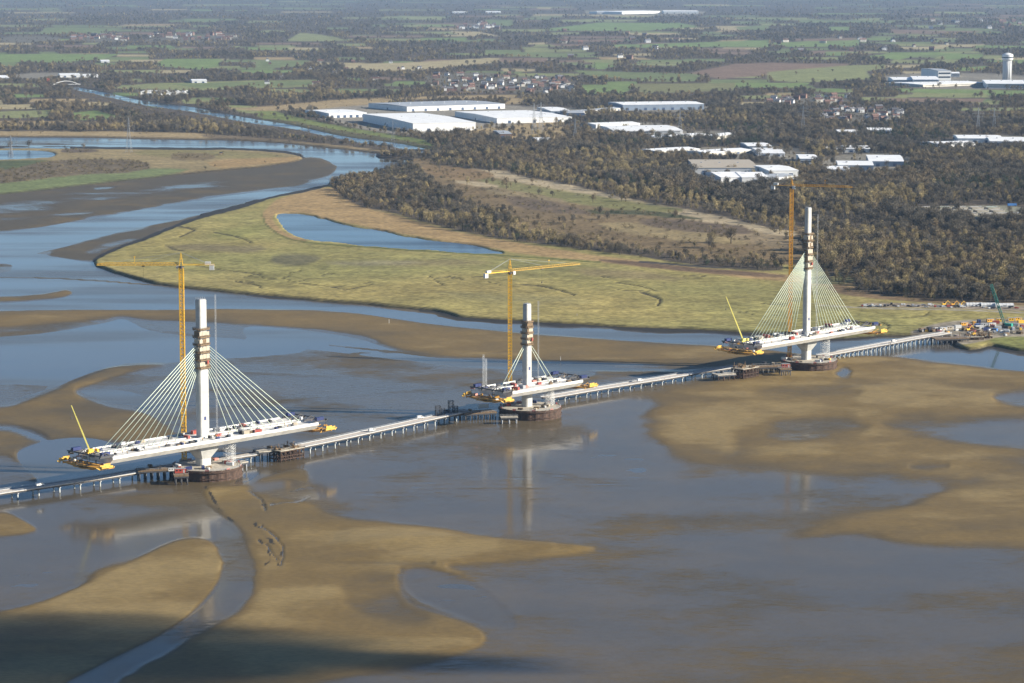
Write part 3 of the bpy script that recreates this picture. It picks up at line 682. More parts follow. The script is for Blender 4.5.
# levels
sdl = np.maximum(np.maximum(L.sd(LAND_E, 14, 1, 0.7, 30), L.sd(LAND_N, 14, 1)), L.sd(LAND_W, 14, 1, .5, 30))
sdl = np.minimum(sdl, np.where(L.v < 118, 20, 20))
low = np.maximum(np.maximum(L.sd(CANAL, 10, 1, .3, 60), L.sd(POND, 10, 1, .9, 25)), L.sd(LAKE, 10, 1, .4, 40))
wgt = sstep(-1.5, 1.0, sdl)
z = -3.5 + (LZ + 3.5) * wgt
z = z * (1 - sstep(-1.2, .8, low)) + (-3.0) * sstep(-1.2, .8, low)
inland = sstep(1.5, 8, sdl) * (1 - sstep(-8, -1.5, low))
z += inland * (0.35 * ln_mid + 0.25 * ln_s) * isM
heath_m = sstep(-4, 6, L.sd([(405,160),(430,158),(640,191),(830,236),(850,250),(780,264),(540,225),(420,184)], 20))
z += heath_m * (1.6 * ln_mid + 0.8 * ln_s + 1.5)
z -= 1.3 * (1 - sstep(.3, 1.3, creek_d)) * inland
edge = 1 - sstep(-0.2, 1.4, np.minimum(sdl, -low * 3))
edge = np.where(sdl < 2.5, edge, 0)
lc = lc * (1 - edge[..., None]) + np.array((0.045, 0.037, 0.026)) * edge[..., None]
lc *= (1 + 0.16 * ln_mid + 0.08 * ln_s)[..., None]

t = NT("land_cover")
ca = t.attr("cover")
n1 = t.noise(0.25, 5, t.pos((0.7, 1, 1)))
cc = t.mix(1.0, ca.outputs['Color'], t.ramp(n1, 0.3, 0.7, 0.62, 1.30), 'MULTIPLY')
n2 = t.noise(0.03, 5, t.pos((0.6, 1, 1)))
cc = t.mix(1.0, cc, t.ramp(n2, 0.3, 0.7, 0.86, 1.12), 'MULTIPLY')
t.l(cc, t.p.inputs['Base Color'])
t.p.inputs['Roughness'].default_value = 0.9
t.p.inputs['Specular IOR Level'].default_value = 0.15
b = t.n("ShaderNodeBump"); b.inputs['Strength'].default_value = 0.6; b.inputs['Distance'].default_value = 0.5
t.l(n1, b.inputs['Height']); t.l(b.outputs[0], t.p.inputs['Normal'])
ground = L.build("ground", z, t.m, {"cover": lc}, keep=sdl > -2.6)
def land_z(u, v):
    """ground level under a sight line (bilinear in the survey grid)"""
    u = np.clip(u, us2[0], us2[-1] - 1e-3); v = np.clip(v, vq2[0], vq2[-1] - 1e-3)
    j = np.clip(np.searchsorted(us2, u) - 1, 0, len(us2) - 2); i = np.clip(np.searchsorted(vq2, v) - 1, 0, len(vq2) - 2)
    a = (u - us2[j]) / (us2[j + 1] - us2[j]); b_ = (v - vq2[i]) / (vq2[i + 1] - vq2[i])
    def g(A): return A[i, j] * (1 - a) * (1 - b_) + A[i, j + 1] * a * (1 - b_) + A[i + 1, j] * (1 - a) * b_ + A[i + 1, j + 1] * a * b_
    return g

# ------------------------------------------------------------------ air
def haze_box():
    me = bpy.data.meshes.new("haze")
    X, Y0, Y1, z0, z1 = 36000, -3000, 46000, -6.0, 345.0
    v = [(-X, Y0, z0), (X, Y0, z0), (X, Y1, z0), (-X, Y1, z0), (-X, Y0, z1), (X, Y0, z1), (X, Y1, z1), (-X, Y1, z1)]
    me.from_pydata(v, [], [(0, 3, 2, 1), (4, 5, 6, 7), (0, 1, 5, 4), (1, 2, 6, 5), (2, 3, 7, 6), (3, 0, 4, 7)])
    m = bpy.data.materials.new("haze_air"); m.use_nodes = True
    nt = m.node_tree; nt.nodes.remove(nt.nodes["Principled BSDF"])
    pv = nt.nodes.new("ShaderNodeVolumePrincipled")
    pv.inputs['Color'].default_value = (0.45, 0.68, 1.0, 1)
    pv.inputs['Density'].default_value = 1.7e-5
    pv.inputs['Anisotropy'].default_value = 0.0
    nt.links.new(pv.outputs[0], nt.nodes["Material Output"].inputs['Volume'])
    me.materials.append(m)
    o = bpy.data.objects.new("haze", me); COL.objects.link(o); o["kind"] = "stuff"
haze_box()
# ------------------------------------------------------------------ a low cloud up-sun, above the air layer, shading the near left shore
def cloud(cx, cy, L_, W_, Hh, dens_, seed, cz=700.0):
    r_ = np.random.default_rng(seed)
    k_ = cz / math.tan(SUN_EL); sx, sy = SUN_DIR[0] / math.cos(SUN_EL) * k_, SUN_DIR[1] / math.cos(SUN_EL) * k_
    nu, nv = 48, 24; vs = []; fs = []
    for i in range(nv + 1):
        th = math.pi * i / nv
        for j in range(nu):
            ph = 2 * math.pi * j / nu
            d = np.array([math.sin(th) * math.cos(ph), math.sin(th) * math.sin(ph), math.cos(th)])
            q = 1 + .28 * math.sin(3 * ph + seed) * math.sin(th) + .16 * math.sin(7 * ph + 2 * th + seed * 2) + .10 * math.sin(11 * ph - 5 * th)
            vs.append((cx + sx + d[0] * L_ * q, cy + sy + d[1] * W_ * q, cz + d[2] * Hh * q))
    for i in range(nv):
        for j in range(nu): fs.append((i * nu + j, (i + 1) * nu + j, (i + 1) * nu + (j + 1) % nu, i * nu + (j + 1) % nu))
    me = bpy.data.meshes.new("cloud"); me.from_pydata(vs, [], fs); me.update()
    m = bpy.data.materials.new("cloud_vapour"); m.use_nodes = True; nt = m.node_tree; nt.nodes.remove(nt.nodes["Principled BSDF"])
    pv = nt.nodes.new("ShaderNodeVolumePrincipled"); pv.inputs['Color'].default_value = (.98, .98, .98, 1); pv.inputs['Density'].default_value = dens_
    nt.links.new(pv.outputs[0], nt.nodes["Material Output"].inputs['Volume']); me.materials.append(m)
    o = bpy.data.objects.new("cloud", me); COL.objects.link(o); o["kind"] = "stuff"
p1 = at(15, 650); cloud(p1.x, p1.y, 160, 54, 50, .020, 3)
p2 = at(-40, 690); cloud(p2.x, p2.y, 110, 55, 40, .022, 5)
# ------------------------------------------------------------------ mesh helper
class MB:
    def __init__(s): s.v = []; s.f = []; s.mi = []; s.sm = []
    def add(s, vs, fs, mi=0, smooth=False):
        o = len(s.v); s.v += [tuple(p) for p in vs]
        for f in fs: s.f.append(tuple(i + o for i in f)); s.mi.append(mi); s.sm.append(smooth)
    def box(s, c, d, rz=0.0, mi=0, taper=1.0):
        cx, cy, cz = c; a, b, hh = d[0] / 2, d[1] / 2, d[2] / 2
        cs, sn = math.cos(rz), math.sin(rz); vs = []
        for zz, k in ((-hh, 1.0), (hh, taper)):
            for px, py in ((-a, -b), (a, -b), (a, b), (-a, b)):
                vs.append((cx + (px * cs - py * sn) * k, cy + (px * sn + py * cs) * k, cz + zz))
        s.add(vs, [(0, 3, 2, 1), (4, 5, 6, 7), (0, 1, 5, 4), (1, 2, 6, 5), (2, 3, 7, 6), (3, 0, 4, 7)], mi)
    def bar(s, p, q, w, w2=None, mi=0, n=4, smooth=False):
        p = Vector(p); q = Vector(q); d = (q - p)
        if d.length < 1e-6: return
        d.normalize(); up = Vector((0, 0, 1)) if abs(d.z) < .95 else Vector((1, 0, 0))
        a = d.cross(up).normalized(); b = d.cross(a).normalized(); w2 = w if w2 is None else w2
        vs = []
        for P, r in ((p, w), (q, w2)):
            for k in range(n):
                t = 2 * math.pi * (k + .5) / n
                vs.append(P + a * (math.cos(t) * r) + b * (math.sin(t) * r))
        fs = [(k, (k + 1) % n, n + (k + 1) % n, n + k) for k in range(n)] + [tuple(range(n))[::-1], tuple(range(n, 2 * n))]
        s.add(vs, fs, mi, smooth)
    def loft(s, rings, mi=0, cap=True, smooth=False):
        n = len(rings[0]); vs = [p for r in rings for p in r]; fs = []
        for i in range(len(rings) - 1):
            for k in range(n):
                fs.append((i * n + k, i * n + (k + 1) % n, (i + 1) * n + (k + 1) % n, (i + 1) * n + k))
        if cap: fs += [tuple(range(n))[::-1], tuple(range((len(rings) - 1) * n, len(rings) * n))]
        s.add(vs, fs, mi, smooth)
    def mesh(s, name, mats):
        me = bpy.data.meshes.new(name); me.from_pydata(s.v, [], s.f); 
        for m in (mats if isinstance(mats, (list, tuple)) else [mats]): me.materials.append(m)
        me.polygons.foreach_set("material_index", s.mi); me.polygons.foreach_set("use_smooth", s.sm); me.update()
        return me
    def obj(s, name, mats, parent=None, loc=None, rz=0.0):
        o = bpy.data.objects.new(name, s.mesh(name, mats)); COL.objects.link(o)
        if parent is not None: o.parent = parent
        if loc is not None: o.location = loc; o.rotation_euler = (0, 0, rz)
        return o
def tag(o, label, cat, group=None):
    o["label"] = label; o["category"] = cat
    if group: o["group"] = group
    return o
def thing(name, label, cat, loc=(0, 0, 0), rz=0.0, group=None):
    o = bpy.data.objects.new(name, None); COL.objects.link(o)
    o.empty_display_size = 1.0
    o.location = loc; o.rotation_euler = (0, 0, rz)
    return tag(o, label, cat, group)
def copy_tree(o, parent=None):
    c = o.copy(); COL.objects.link(c)
    if parent is not None: c.parent = parent
    for ch in list(o.children): copy_tree(ch, c)
    return c
def octa(a, b, ch, z, ox=0, oy=0):
    """chamfered rectangle a (along) x b (across)"""
    p, q = a / 2, b / 2
    return [(ox + px, oy + py, z) for px, py in ((p, -q + ch), (p, q - ch), (p - ch, q), (-p + ch, q), (-p, q - ch), (-p, -q + ch), (-p + ch, -q), (p - ch, -q))]
def lattice(mb, p0, p1, w, n, r, rb=None, mi=0, side=None, w1=None):
    """square lattice mast or boom from p0 to p1"""
    p0 = Vector(p0); p1 = Vector(p1); d = (p1 - p0).normalized()
    a = Vector((0, 0, 1)).cross(d)
    a = Vector((1, 0, 0)) if a.length < .05 else a.normalized()
    if side is not None: a = Vector(side).normalized()
    b = d.cross(a).normalized(); rb = rb or r * .7; w1 = w1 or w
    cs = [(-1, -1), (1, -1), (1, 1), (-1, 1)]
    def pt(t, k):
        ww = (w + (w1 - w) * t) / 2
        return p0.lerp(p1, t) + a * (cs[k][0] * ww) + b * (cs[k][1] * ww)
    for k in range(4): mb.bar(pt(0, k), pt(1, k), r, mi=mi)
    for i in range(n):
        t0, t1 = i / n, (i + 1) / n
        for k in range(4):
            k2 = (k + 1) % 4
            if i % 2 == 0: mb.bar(pt(t0, k), pt(t1, k2), rb, mi=mi)
            else: mb.bar(pt(t0, k2), pt(t1, k), rb, mi=mi)
            mb.bar(pt(t1, k), pt(t1, k2), rb, mi=mi)

M = {
 'concrete': plain("pale_concrete", (0.42, 0.415, 0.39), .75, var=.14, scale=.25),
 'deck': plain("new_deck_concrete", (0.64, 0.62, 0.57), .7, var=.2, scale=.2),
 'oldconc': plain("working_slab", (0.42, 0.38, 0.31), .85, var=.25, scale=.3),
 'cable': plain("cable_sheath", (0.64, 0.72, 0.58), .45, var=.05),
 'yellow': plain("yellow_paint", (0.86, 0.50, 0.035), .5, var=.12),
 'amber': plain("amber_paint", (0.50, 0.25, 0.03), .5, var=.14),
 'orange': plain("orange_paint", (0.76, 0.38, 0.04), .5, var=.12),
 'white': plain("white_paint", (0.62, 0.62, 0.60), .5, var=.08),
 'cream': plain("cream_sheet", (0.42, 0.36, 0.27), .6, var=.12),
 'grey': plain("grey_steel", (0.33, 0.34, 0.35), .5, var=.15),
 'dark': plain("dark_steel", (0.045, 0.045, 0.05), .6, var=.2),
 'rust': plain("rusty_sheet_pile", (0.066, 0.036, 0.022), .85, var=.45, scale=.5),
 'brown': plain("brown_timber", (0.175, 0.115, 0.06), .8, var=.3, scale=.8),
 'blue': plain("blue_paint", (0.012, 0.026, 0.12), .5, var=.1),
 'sky': plain("light_blue_paint", (0.06, 0.20, 0.50), .5, var=.1),
 'red': plain("red_paint", (0.34, 0.055, 0.035), .5, var=.12),
 'pink': plain("faded_red_sheet", (0.55, 0.22, 0.17), .6, var=.15),
 'green': plain("green_paint", (0.02, 0.30, 0.22), .5, var=.1),
 'ochre': plain("dusty_yellow_paint", (0.62, 0.37, 0.05), .6, var=.35, scale=.8),
 'lime': plain("pale_yellow_paint", (0.75, 0.66, 0.16), .5, var=.08),
 'galv': plain("galvanised_steel", (0.52, 0.53, 0.53), .45, var=.1),
 'tyre': plain("tyre_rubber", (0.02, 0.02, 0.02), .8),
 'glass': plain("dark_glass", (0.02, 0.025, 0.03), .1),
 'track': plain("road_boards", (0.50, 0.44, 0.37), .85, var=.22, scale=.35),
 'pile': plain("pale_steel_pile", (0.42, 0.44, 0.42), .6, var=.3, scale=.8),
 'conc_dark': plain("wet_concrete", (0.22, 0.20, 0.17), .8, var=.3),
}
E_DIR = Vector((0.674, 0.739, 0)).normalized()
BRZ = math.atan2(E_DIR.y, E_DIR.x)

# ------------------------------------------------------------------ reusable small plant
def container_mesh(mat):
    mb = MB()
    mb.box((0, 0, 1.3), (6.0, 2.4, 2.5))
    for k in range(11): 
        for sy in (-1, 1): mb.box((-2.7 + k * .54, sy * 1.22, 1.3), (.2, .06, 2.3))
    for sx in (-1, 1):
        for sy in (-1, 1): mb.box((sx * 2.95, sy * 1.17, 1.35), (.16, .16, 2.7), mi=1)
    for sy in (-.6, .6): mb.box((3.03, sy, 1.3), (.06, 1.05, 2.3), mi=1)
    return mb.mesh("site_container", [mat, M['grey']])
def cabin_mesh(mat):
    mb = MB()
    mb.box((0, 0, 1.5), (6.5, 2.8, 2.6)); mb.box((0, 0, 2.86), (6.7, 3.0, .12), mi=1)
    for x_ in (-2.1, 0.1): mb.box((x_, -1.42, 1.8), (1.2, .05, .9), mi=2)
    mb.box((2.2, -1.42, 1.25), (.85, .05, 2.0), mi=1)
    for sx in (-2.8, 2.8): mb.box((sx, 0, .1), (.3, 2.6, .2), mi=1)
    return mb.mesh("site_cabin", [mat, M['grey'], M['glass']])
def generator_mesh(mat):
    mb = MB()
    mb.box((0, 0, 1.05), (3.2, 1.5, 1.6), taper=.96); mb.box((0, 0, .12), (3.5, 1.7, .24), mi=1)
    mb.bar((1.1, 0, 1.8), (1.1, 0, 2.7), .12, mi=1, n=6)
    for k in range(5): mb.box((-1.2 + k * .3, -.76, 1.0), (.12, .05, 1.0), mi=1)
    return mb.mesh("generator", [mat, M['dark']])
def stack_mesh(mat, seed=1):
    r_ = random.Random(seed); mb = MB()
    for k in range(4):
        for j in range(5):
            mb.box((r_.uniform(-.3, .3), -1.1 + j * .5 + r_.uniform(-.05, .05), .35 + k * .42), (r_.uniform(3.6, 4.8), .4, .32), r_.uniform(-.04, .04))
        for sx in (-1.3, 1.3): mb.box((sx, 0, .14 + k * .42), (.16, 2.6, .10), mi=1)
    return mb.mesh("material_stack", [mat, M['brown']])
def van_mesh(mat):
    mb = MB()
    prof = [(-2.6, .5), (2.6, .5), (2.6, 1.2), (1.9, 1.4), (1.3, 2.3), (-2.5, 2.3), (-2.6, 2.1)]
    mb.loft([[(px, -.95, pz) for px, pz in prof], [(px, .95, pz) for px, pz in prof]][::-1])
    mb.add([(1.93, -.8, 1.42), (1.93, .8, 1.42), (1.36, .8, 2.24), (1.36, -.8, 2.24)], [(0, 1, 2, 3)], 1)
    for sy in (-.96, .96): mb.add([(1.75, sy, 1.42), (1.28, sy, 2.1), (.4, sy, 2.1), (.4, sy, 1.42)], [(0, 1, 2, 3), (3, 2, 1, 0)], 1)
    for sx in (-1.6, 1.6):
        for sy in (-.9, .9): mb.bar((sx, sy - .12, .36), (sx, sy + .12, .36), .36, mi=2, n=10)
    return mb.mesh("parked_van", [mat, M['glass'], M['tyre']])
def car_mesh(mat):
    mb = MB()
    prof = [(-2.1, .35), (2.1, .35), (2.15, .75), (1.1, .95), (.5, 1.45), (-1.2, 1.45), (-1.9, .98), (-2.15, .9)]
    mb.loft([[(px, -.85, pz) for px, pz in prof], [(px, .85, pz) for px, pz in prof]][::-1])
    for sy in (-.86, .86): mb.add([(.95, sy, .97), (.45, sy, 1.38), (-1.1, sy, 1.38), (-1.6, sy, .98)], [(0, 1, 2, 3), (3, 2, 1, 0)], 1)
    mb.add([(1.08, -.75, .97), (1.08, .75, .97), (.53, .7, 1.42), (.53, -.7, 1.42)], [(0, 1, 2, 3)], 1)
    for sx in (-1.3, 1.3):
        for sy in (-.8, .8): mb.bar((sx, sy - .1, .32), (sx, sy + .1, .32), .32, mi=2, n=10)
    return mb.mesh("parked_car", [mat, M['glass'], M['tyre']])
def digger(name, label, loc, rz, mat, group=None):
    t_ = thing(name, label, 'excavator', loc, rz, group)
    mb = MB()
    for sy in (-1.1, 1.1): mb.box((0, sy, .45), (3.6, .6, .8), mi=0)
    mb.obj('tracks', M['dark'], t_)
    mb = MB(); mb.box((-.4, 0, 1.5), (3.2, 2.4, 1.2)); mb.box((-1.6, 0, 1.7), (.9, 2.3, 1.3), taper=.9); mb.obj('body', mat, t_)
    mb = MB(); mb.box((.7, .7, 2.4), (1.3, 1.0, 1.6), taper=.85); mb.obj('cab', M['glass'], t_)
    mb = MB(); mb.bar((.8, -.3, 1.8), (3.6, -.3, 4.6), .3, .22); mb.bar((3.6, -.3, 4.6), (6.2, -.3, 2.2), .22, .18); mb.obj('arm', mat, t_)
    mb = MB(); mb.box((6.3, -.3, 1.6), (.9, 1.1, 1.1), taper=.6); mb.obj('bucket', M['dark'], t_)
    return t_
CMESH = {}
def meshof(kind, mat, *a):
    k = (kind, mat) + a
    if k not in CMESH:
        CMESH[k] = {'container': container_mesh, 'cabin': cabin_mesh, 'generator': generator_mesh, 'stack': stack_mesh, 'van': van_mesh, 'car': car_mesh}[kind](M[mat], *a)
    return CMESH[k]
def put(kind, mat, loc, rz, name, label, cat, group=None, sc=1.0, *a):
    o = bpy.data.objects.new(name, meshof(kind, mat, *a)); COL.objects.link(o)
    o.location = loc; o.rotation_euler = (0, 0, rz); o.scale = (sc, sc, sc)
    return tag(o, label, cat, group)

# ------------------------------------------------------------------ the three towers
TOWERS = {
 'north':  dict(px=(203.5, 476), top=110, deck=24.5, half=(85, 83), ring=(68, 92), N=11, anch=(83, 68), first=22, a=(5.9, 7.4), b=(4.4, 4.8), hoist=113, flare=True),
 'middle': dict(px=(527, 416), top=79, deck=22.0, half=(33, 41), ring=(51, 67), N=2, anch=(52, 50), first=28, a=(5.0, 5.6), b=(4.2, 4.6), hoist=81, flare=False),
 'south':  dict(px=(806, 368), top=126, deck=27.0, half=(79, 70), ring=(79, 106), N=13, anch=(93, 79), first=17, a=(4.9, 5.7), b=(3.6, 4.3), hoist=121, flare=True),
}
DW = 33.0   # deck width
TALK = {'north': 'nearest at the left', 'middle': 'shortest one in midstream', 'south': 'tallest by the far bank'}
WHICH = {'north': 'north', 'middle': 'middle', 'south': 'south'}
LABEL_T = {'north': 'white concrete bridge tower nearest the camera with long cantilevered deck and fan of pale cables',
           'middle': 'shortest white bridge tower in midstream with stubby deck and only four cables',
           'south': 'tallest white bridge tower standing before the green far bank with dense cable fan'}
TW = {}
for key, T in TOWERS.items():
    loc = at(*T['px']); rootz = loc.copy()
    root = thing('cable_stayed_bridge', LABEL_T[key], 'bridge', rootz, BRZ)
    TW[key] = root; zd = T['deck']
    # tower shaft
    mb = MB(); a0, a1 = T['a']; b0, b1 = T['b']; zr = T['ring'][0]
    mb.loft([octa(a1, b1, .55, zd - 2), octa(a1, b1, .55, zr + 2), octa(a0, b0, .5, zr + 5), octa(a0, b0, .5, T['top'])])
    n_l = int((T['top'] - zd) / 4.5)
    pyl = mb.obj('pylon', M['concrete'], root)
    mb = MB(); mb.box((0, -b1 / 2 - .05, zd + 12), (1.6, .06, 2.2)); mb.obj('site_sign', M['blue'], pyl)
    mb = MB()
    mb.box((0, 0, T['top'] + .3), (a0 * .8, b0 * .8, .6))
    for k in range(7): mb.bar((-a0 / 2 + .4 + k * (a0 - .8) / 6, (-1) ** k * b0 * .35, T['top']), (-a0 / 2 + .4 + k * (a0 - .8) / 6, (-1) ** k * b0 * .35, T['top'] + 1.8), .07)
    mb.obj('formwork_cap', M['grey'], pyl)
    # climbing work platforms
    z0, z1 = T['ring']; nr = 6 if key != 'middle' else 5
    for k in range(nr):
        zz = z0 + (z1 - z0) * k / (nr - 1); mb = MB(); aa, bb = a1 + 2.3, b1 + 2.4
        o1 = octa(aa, bb, 1.0, zz); o0 = octa(a1 + .1, b1 + .1, 1.0, zz)
        mb.loft([octa(aa, bb, 1.0, zz - .4), octa(aa, bb, 1.0, zz + .35)])
        for i in range(8):
            p, q = Vector(o1[i]), Vector(o1[(i + 1) % 8])
            for hh in (.6, 1.1): mb.bar(p + Vector((0, 0, hh)), q + Vector((0, 0, hh)), .10)
            nn = max(1, int((q - p).length / 1.6))
            for j in range(nn): mb.bar(p.lerp(q, j / nn), p.lerp(q, j / nn) + Vector((0, 0, 1.2)), .08)
            mb.bar(o0[i][:2] + (zz - 1.6,), o1[i], .10)
        mb.obj('work_platform', M['brown'], pyl)
        if k == nr - 1: continue
        gap = (z1 - z0) / (nr - 1)
        for i in range(3):
            mb = MB(); mb.box((a1 * (-.36 + .36 * i), -b1 / 2 - .35, zz + gap * random.uniform(.40, .48)), (a1 * .34, .3, gap * random.uniform(.5, .74)))
            mb.obj('form_panel', M[random.choice(['cream', 'cream', 'brown', 'cream'])], pyl)
        mb = MB(); mb.box((-a1 / 2 - .35, 0, zz + gap * .45), (.3, b1 * .8, gap * .66)); mb.obj('form_panel', M[random.choice(['cream', 'brown'])], pyl)
    mb = MB(); mb.box((a1 * .22, -b1 / 2 - 1.3, z0 + 3.5), (1.2, 1.0, 1.8)); mb.box((a1 * .22, -b1 / 2 - 1.3, z0 + 4.5), (1.4, 1.2, .2))
    mb.obj('hoist_cage', M['red'], pyl)
    # pier below the deck
    mb = MB()
    if T['flare']:
        mb.loft([octa(a1 + 1.2, b1 + 1.6, .8, 2), octa(a1 + 1.2, b1 + 1.6, .8, zd - 13), octa(a1 + 9, b1 + 7.5, 1.2, zd - 7.5), octa(a1 + 9.5, b1 + 8, 1.2, zd - 4.4)])
    else:
        mb.loft([octa(a1 + 1.0, b1 + 1.0, .8, 2), octa(a1 + 1.0, b1 + 1.0, .8, zd - 3)])
    mb.box((0, 0, 3.4), (a1 + 5, b1 + 6, 2.4))
    mb.obj('pier', M['concrete'], root)
    # box girder deck with raking wings
    xl, xr = -T['half'][0], T['half'][1]
    mb = MB(); hw = DW / 2
    def sect(x_, dp): return [(x_, -hw, zd), (x_, hw, zd), (x_, hw, zd - .9), (x_, hw * .80, zd - dp), (x_, -hw * .80, zd - dp), (x_, -hw, zd - .9)]
    xs = np.linspace(xl, xr, 25)
    mb.loft([sect(q, 3.9) for q in xs][::-1])
    deck = mb.obj('deck_girder', M['deck'], root)
    for sy in (-1, 1):
        mb = MB(); mb.box(((xl + xr) / 2, sy * (hw - .25), zd + .45), (xr - xl, .35, .9)); mb.obj('edge_barrier', M['white'], deck)
        mb = MB(); mb.box(((xl + xr) / 2, sy * 3.2, zd + .3), (xr - xl - 4, .5, .6)); mb.obj('median_kerb', M['deck'], deck)
    # cables, one fan each side, two strands per cable pair
    for sgn, lim in ((-1, T['half'][0]), (1, T['half'][1])):
        for k in range(T['N']):
            f = k / max(1, T['N'] - 1)
            zt = T['anch'][0] + (T['anch'][1] - T['anch'][0]) * f
            xd = (lim - 2) * (1 - f) + T['first'] * f if key != 'middle' else (T['first'] - 5 * k)
            for sy in (0.0,):
                mb = MB(); mb.bar((sgn * a1 * .42, sy, zt), (sgn * xd, sy * 2.2, zd + .4), .20, n=6, smooth=True)
                mb.bar((sgn * xd, sy * 2.2, zd), (sgn * xd, sy * 2.2, zd + 1.2), .4, n=6)
                mb.obj('stay_cable', M['cable'], root)
    # hoist mast beside the shaft
    mb = MB(); lattice(mb, (a1 / 2 + 4, -b1 / 2 - 2.2, zd), (a1 / 2 + 4, -b1 / 2 - 2.2, T['hoist']), .7, int(T['hoist'] / 5), .04, .02)
    for zz in np.arange(zd + 10, T['top'], 14): mb.bar((a1 / 2, 0, zz), (a1 / 2 + 4, -b1 / 2 - 2.2, zz), .08)
    mb.obj('hoist_mast', M['grey'], root)

    # form travellers at both deck ends
    for sgn, lim, side in ((-1, T['half'][0], 'near'), (1, T['half'][1], 'far')):
        tr = thing('form_traveller', f"yellow and blue form traveller at the {'left' if sgn<0 else 'right'} end of the {WHICH[key]} tower's deck", 'form traveller', root.matrix_basis @ Vector((sgn * (lim + 5.2), 0, zd - 6)), BRZ if sgn > 0 else BRZ + math.pi)
        dy = 1
        mb = MB()   # local x points outwards
        mb.box((0, 0, 1.0), (10.4, 36, .4)); mb.box((.5, 0, -.6), (8, 18, .3))
        for yy in np.linspace(-17.5, 17.5, 8): mb.bar((-5, yy, .5), (5.4, yy, .5), .35); mb.bar((-5, yy, .5), (5.2, yy, 3.4), .2)
        for xx in (-4.6, 0, 4.6):
            mb.bar((xx, -18.5, 1.2), (xx, 0, -.8), .4); mb.bar((xx, 18.5, 1.2), (xx, 0, -.8), .4)
        mb.obj('under_truss', M['amber'], tr)
        for yy in (-19.5, 19.5):
            mb = MB(); mb.box((2.0, yy, 2.0), (8.5, 1.4, 1.0)); mb.bar((-2, yy, 2.2), (6.8, yy * .97, 3.2), .55); mb.bar((6.5, yy * .96, 1.0), (9.0, yy * .94, 2.2), .6, .3)
            mb.box((1.5, yy * .98, 3.4), (5, .3, 1.4)); mb.obj('side_walkway', M['ochre'], tr)
        mb = MB()
        for yy in (-14.5, -5, 5, 14.5):
            mb.box((-2.0, yy, 7.0), (10.5, .9, 1.2)); mb.bar((-6.5, yy, 6.8), (-1.2, yy, 9.4), .35); mb.bar((-1.2, yy, 9.4), (3.2, yy, 7.2), .35); mb.bar((-1.2, yy, 7), (-1.2, yy, 9.4), .3)
            mb.bar((3.0, yy, 7.0), (3.0, yy, 1.2), .15)
        mb.box((2.9, 0, 7.8), (.8, 32, .7))
        mb.obj('main_frame', M['dark'], tr)
        for yy in (-14.0, 13.0):
            mb = MB(); mb.box((-2.2, yy, 8.6), (6.2, 2.2, 1.9))
            for k in range(6): mb.box((-5 + k * 1.1, yy - 1.23, 8.6), (.3, .06, 1.7))
            mb.obj('winch_house', M['blue'], tr)
        for k in range(16):
            mb = MB(); mb.box((random.uniform(-4.5, 4.5), random.uniform(-17, 17), random.choice([1.3, 3, 6.6]) + random.uniform(0, .8)), (random.uniform(.8, 3.5), random.uniform(.6, 2.4), random.uniform(.5, 1.7)), random.uniform(0, 3), taper=random.uniform(.7, 1))
            mb.obj('form_panel', M[random.choice(['brown', 'brown', 'cream', 'white', 'dark', 'dark', 'pink', 'amber'])], tr)

    # sheet-piled island
    isl = thing('cofferdam_island', f"round rust brown sheet piled island carrying the {WHICH[key]} bridge tower", 'cofferdam', loc + Vector((2.2, 0, 0)), BRZ)
    rr_ = 21.5; n = 96; rings = []
    for zz in (-3.0, 6.8):
        rings.append([((rr_ + (.35 if (k // 2) % 2 else 0)) * math.cos(2 * math.pi * k / n), (rr_ + (.35 if (k // 2) % 2 else 0)) * math.sin(2 * math.pi * k / n), zz) for k in range(n)])
    mb = MB(); mb.loft(rings); mb.obj('sheet_pile_wall', M['rust'], isl)
    mb = MB()
    mb.loft([[(q * math.cos(2 * math.pi * k / 48), q * math.sin(2 * math.pi * k / 48), zz) for k in range(48)] for q, zz in ((22.6, 5.4), (22.6, 6.1), (22.0, 6.1))], cap=False)
    mb.loft([[(q * math.cos(2 * math.pi * k / 48), q * math.sin(2 * math.pi * k / 48), zz) for k in range(48)] for q, zz in ((22.4, 1.6), (22.4, 2.2))], cap=False)
    mb.obj('waling_beam', M['rust'], isl)
    mb = MB(); mb.loft([[(q * math.cos(2 * math.pi * k / 48), q * math.sin(2 * math.pi * k / 48), zz) for k in range(48)] for q, zz in ((21.0, 6.75), (21.0, 6.95))]); mb.obj('working_slab', M['oldconc'], isl)
    mb = MB()
    for k in range(48):
        t0 = 2 * math.pi * k / 48; t1 = 2 * math.pi * (k + 1) / 48
        p = Vector((21.6 * math.cos(t0), 21.6 * math.sin(t0), 6.8)); q = Vector((21.6 * math.cos(t1), 21.6 * math.sin(t1), 6.8))
        mb.bar(p, p + Vector((0, 0, 1.3)), .07)
        for hh in (.7, 1.25): mb.bar(p + Vector((0, 0, hh)), q + Vector((0, 0, hh)), .07)
        if k % 5 == 0: mb.add([p + Vector((0, 0, .1)), q + Vector((0, 0, .1)), q + Vector((0, 0, 1.1)), p + Vector((0, 0, 1.1))], [(0, 1, 2, 3), (3, 2, 1, 0)], 1)
    mb.obj('guard_rail', [M['grey'], M['pink']], isl)
    # scaffold stair tower between island and deck
    st = thing('scaffold_tower', f"white scaffold stair tower rising beside the pier of the {WHICH[key]} tower", 'scaffold', root.matrix_basis @ Vector((14.5, -9.5, 6.95)), BRZ)
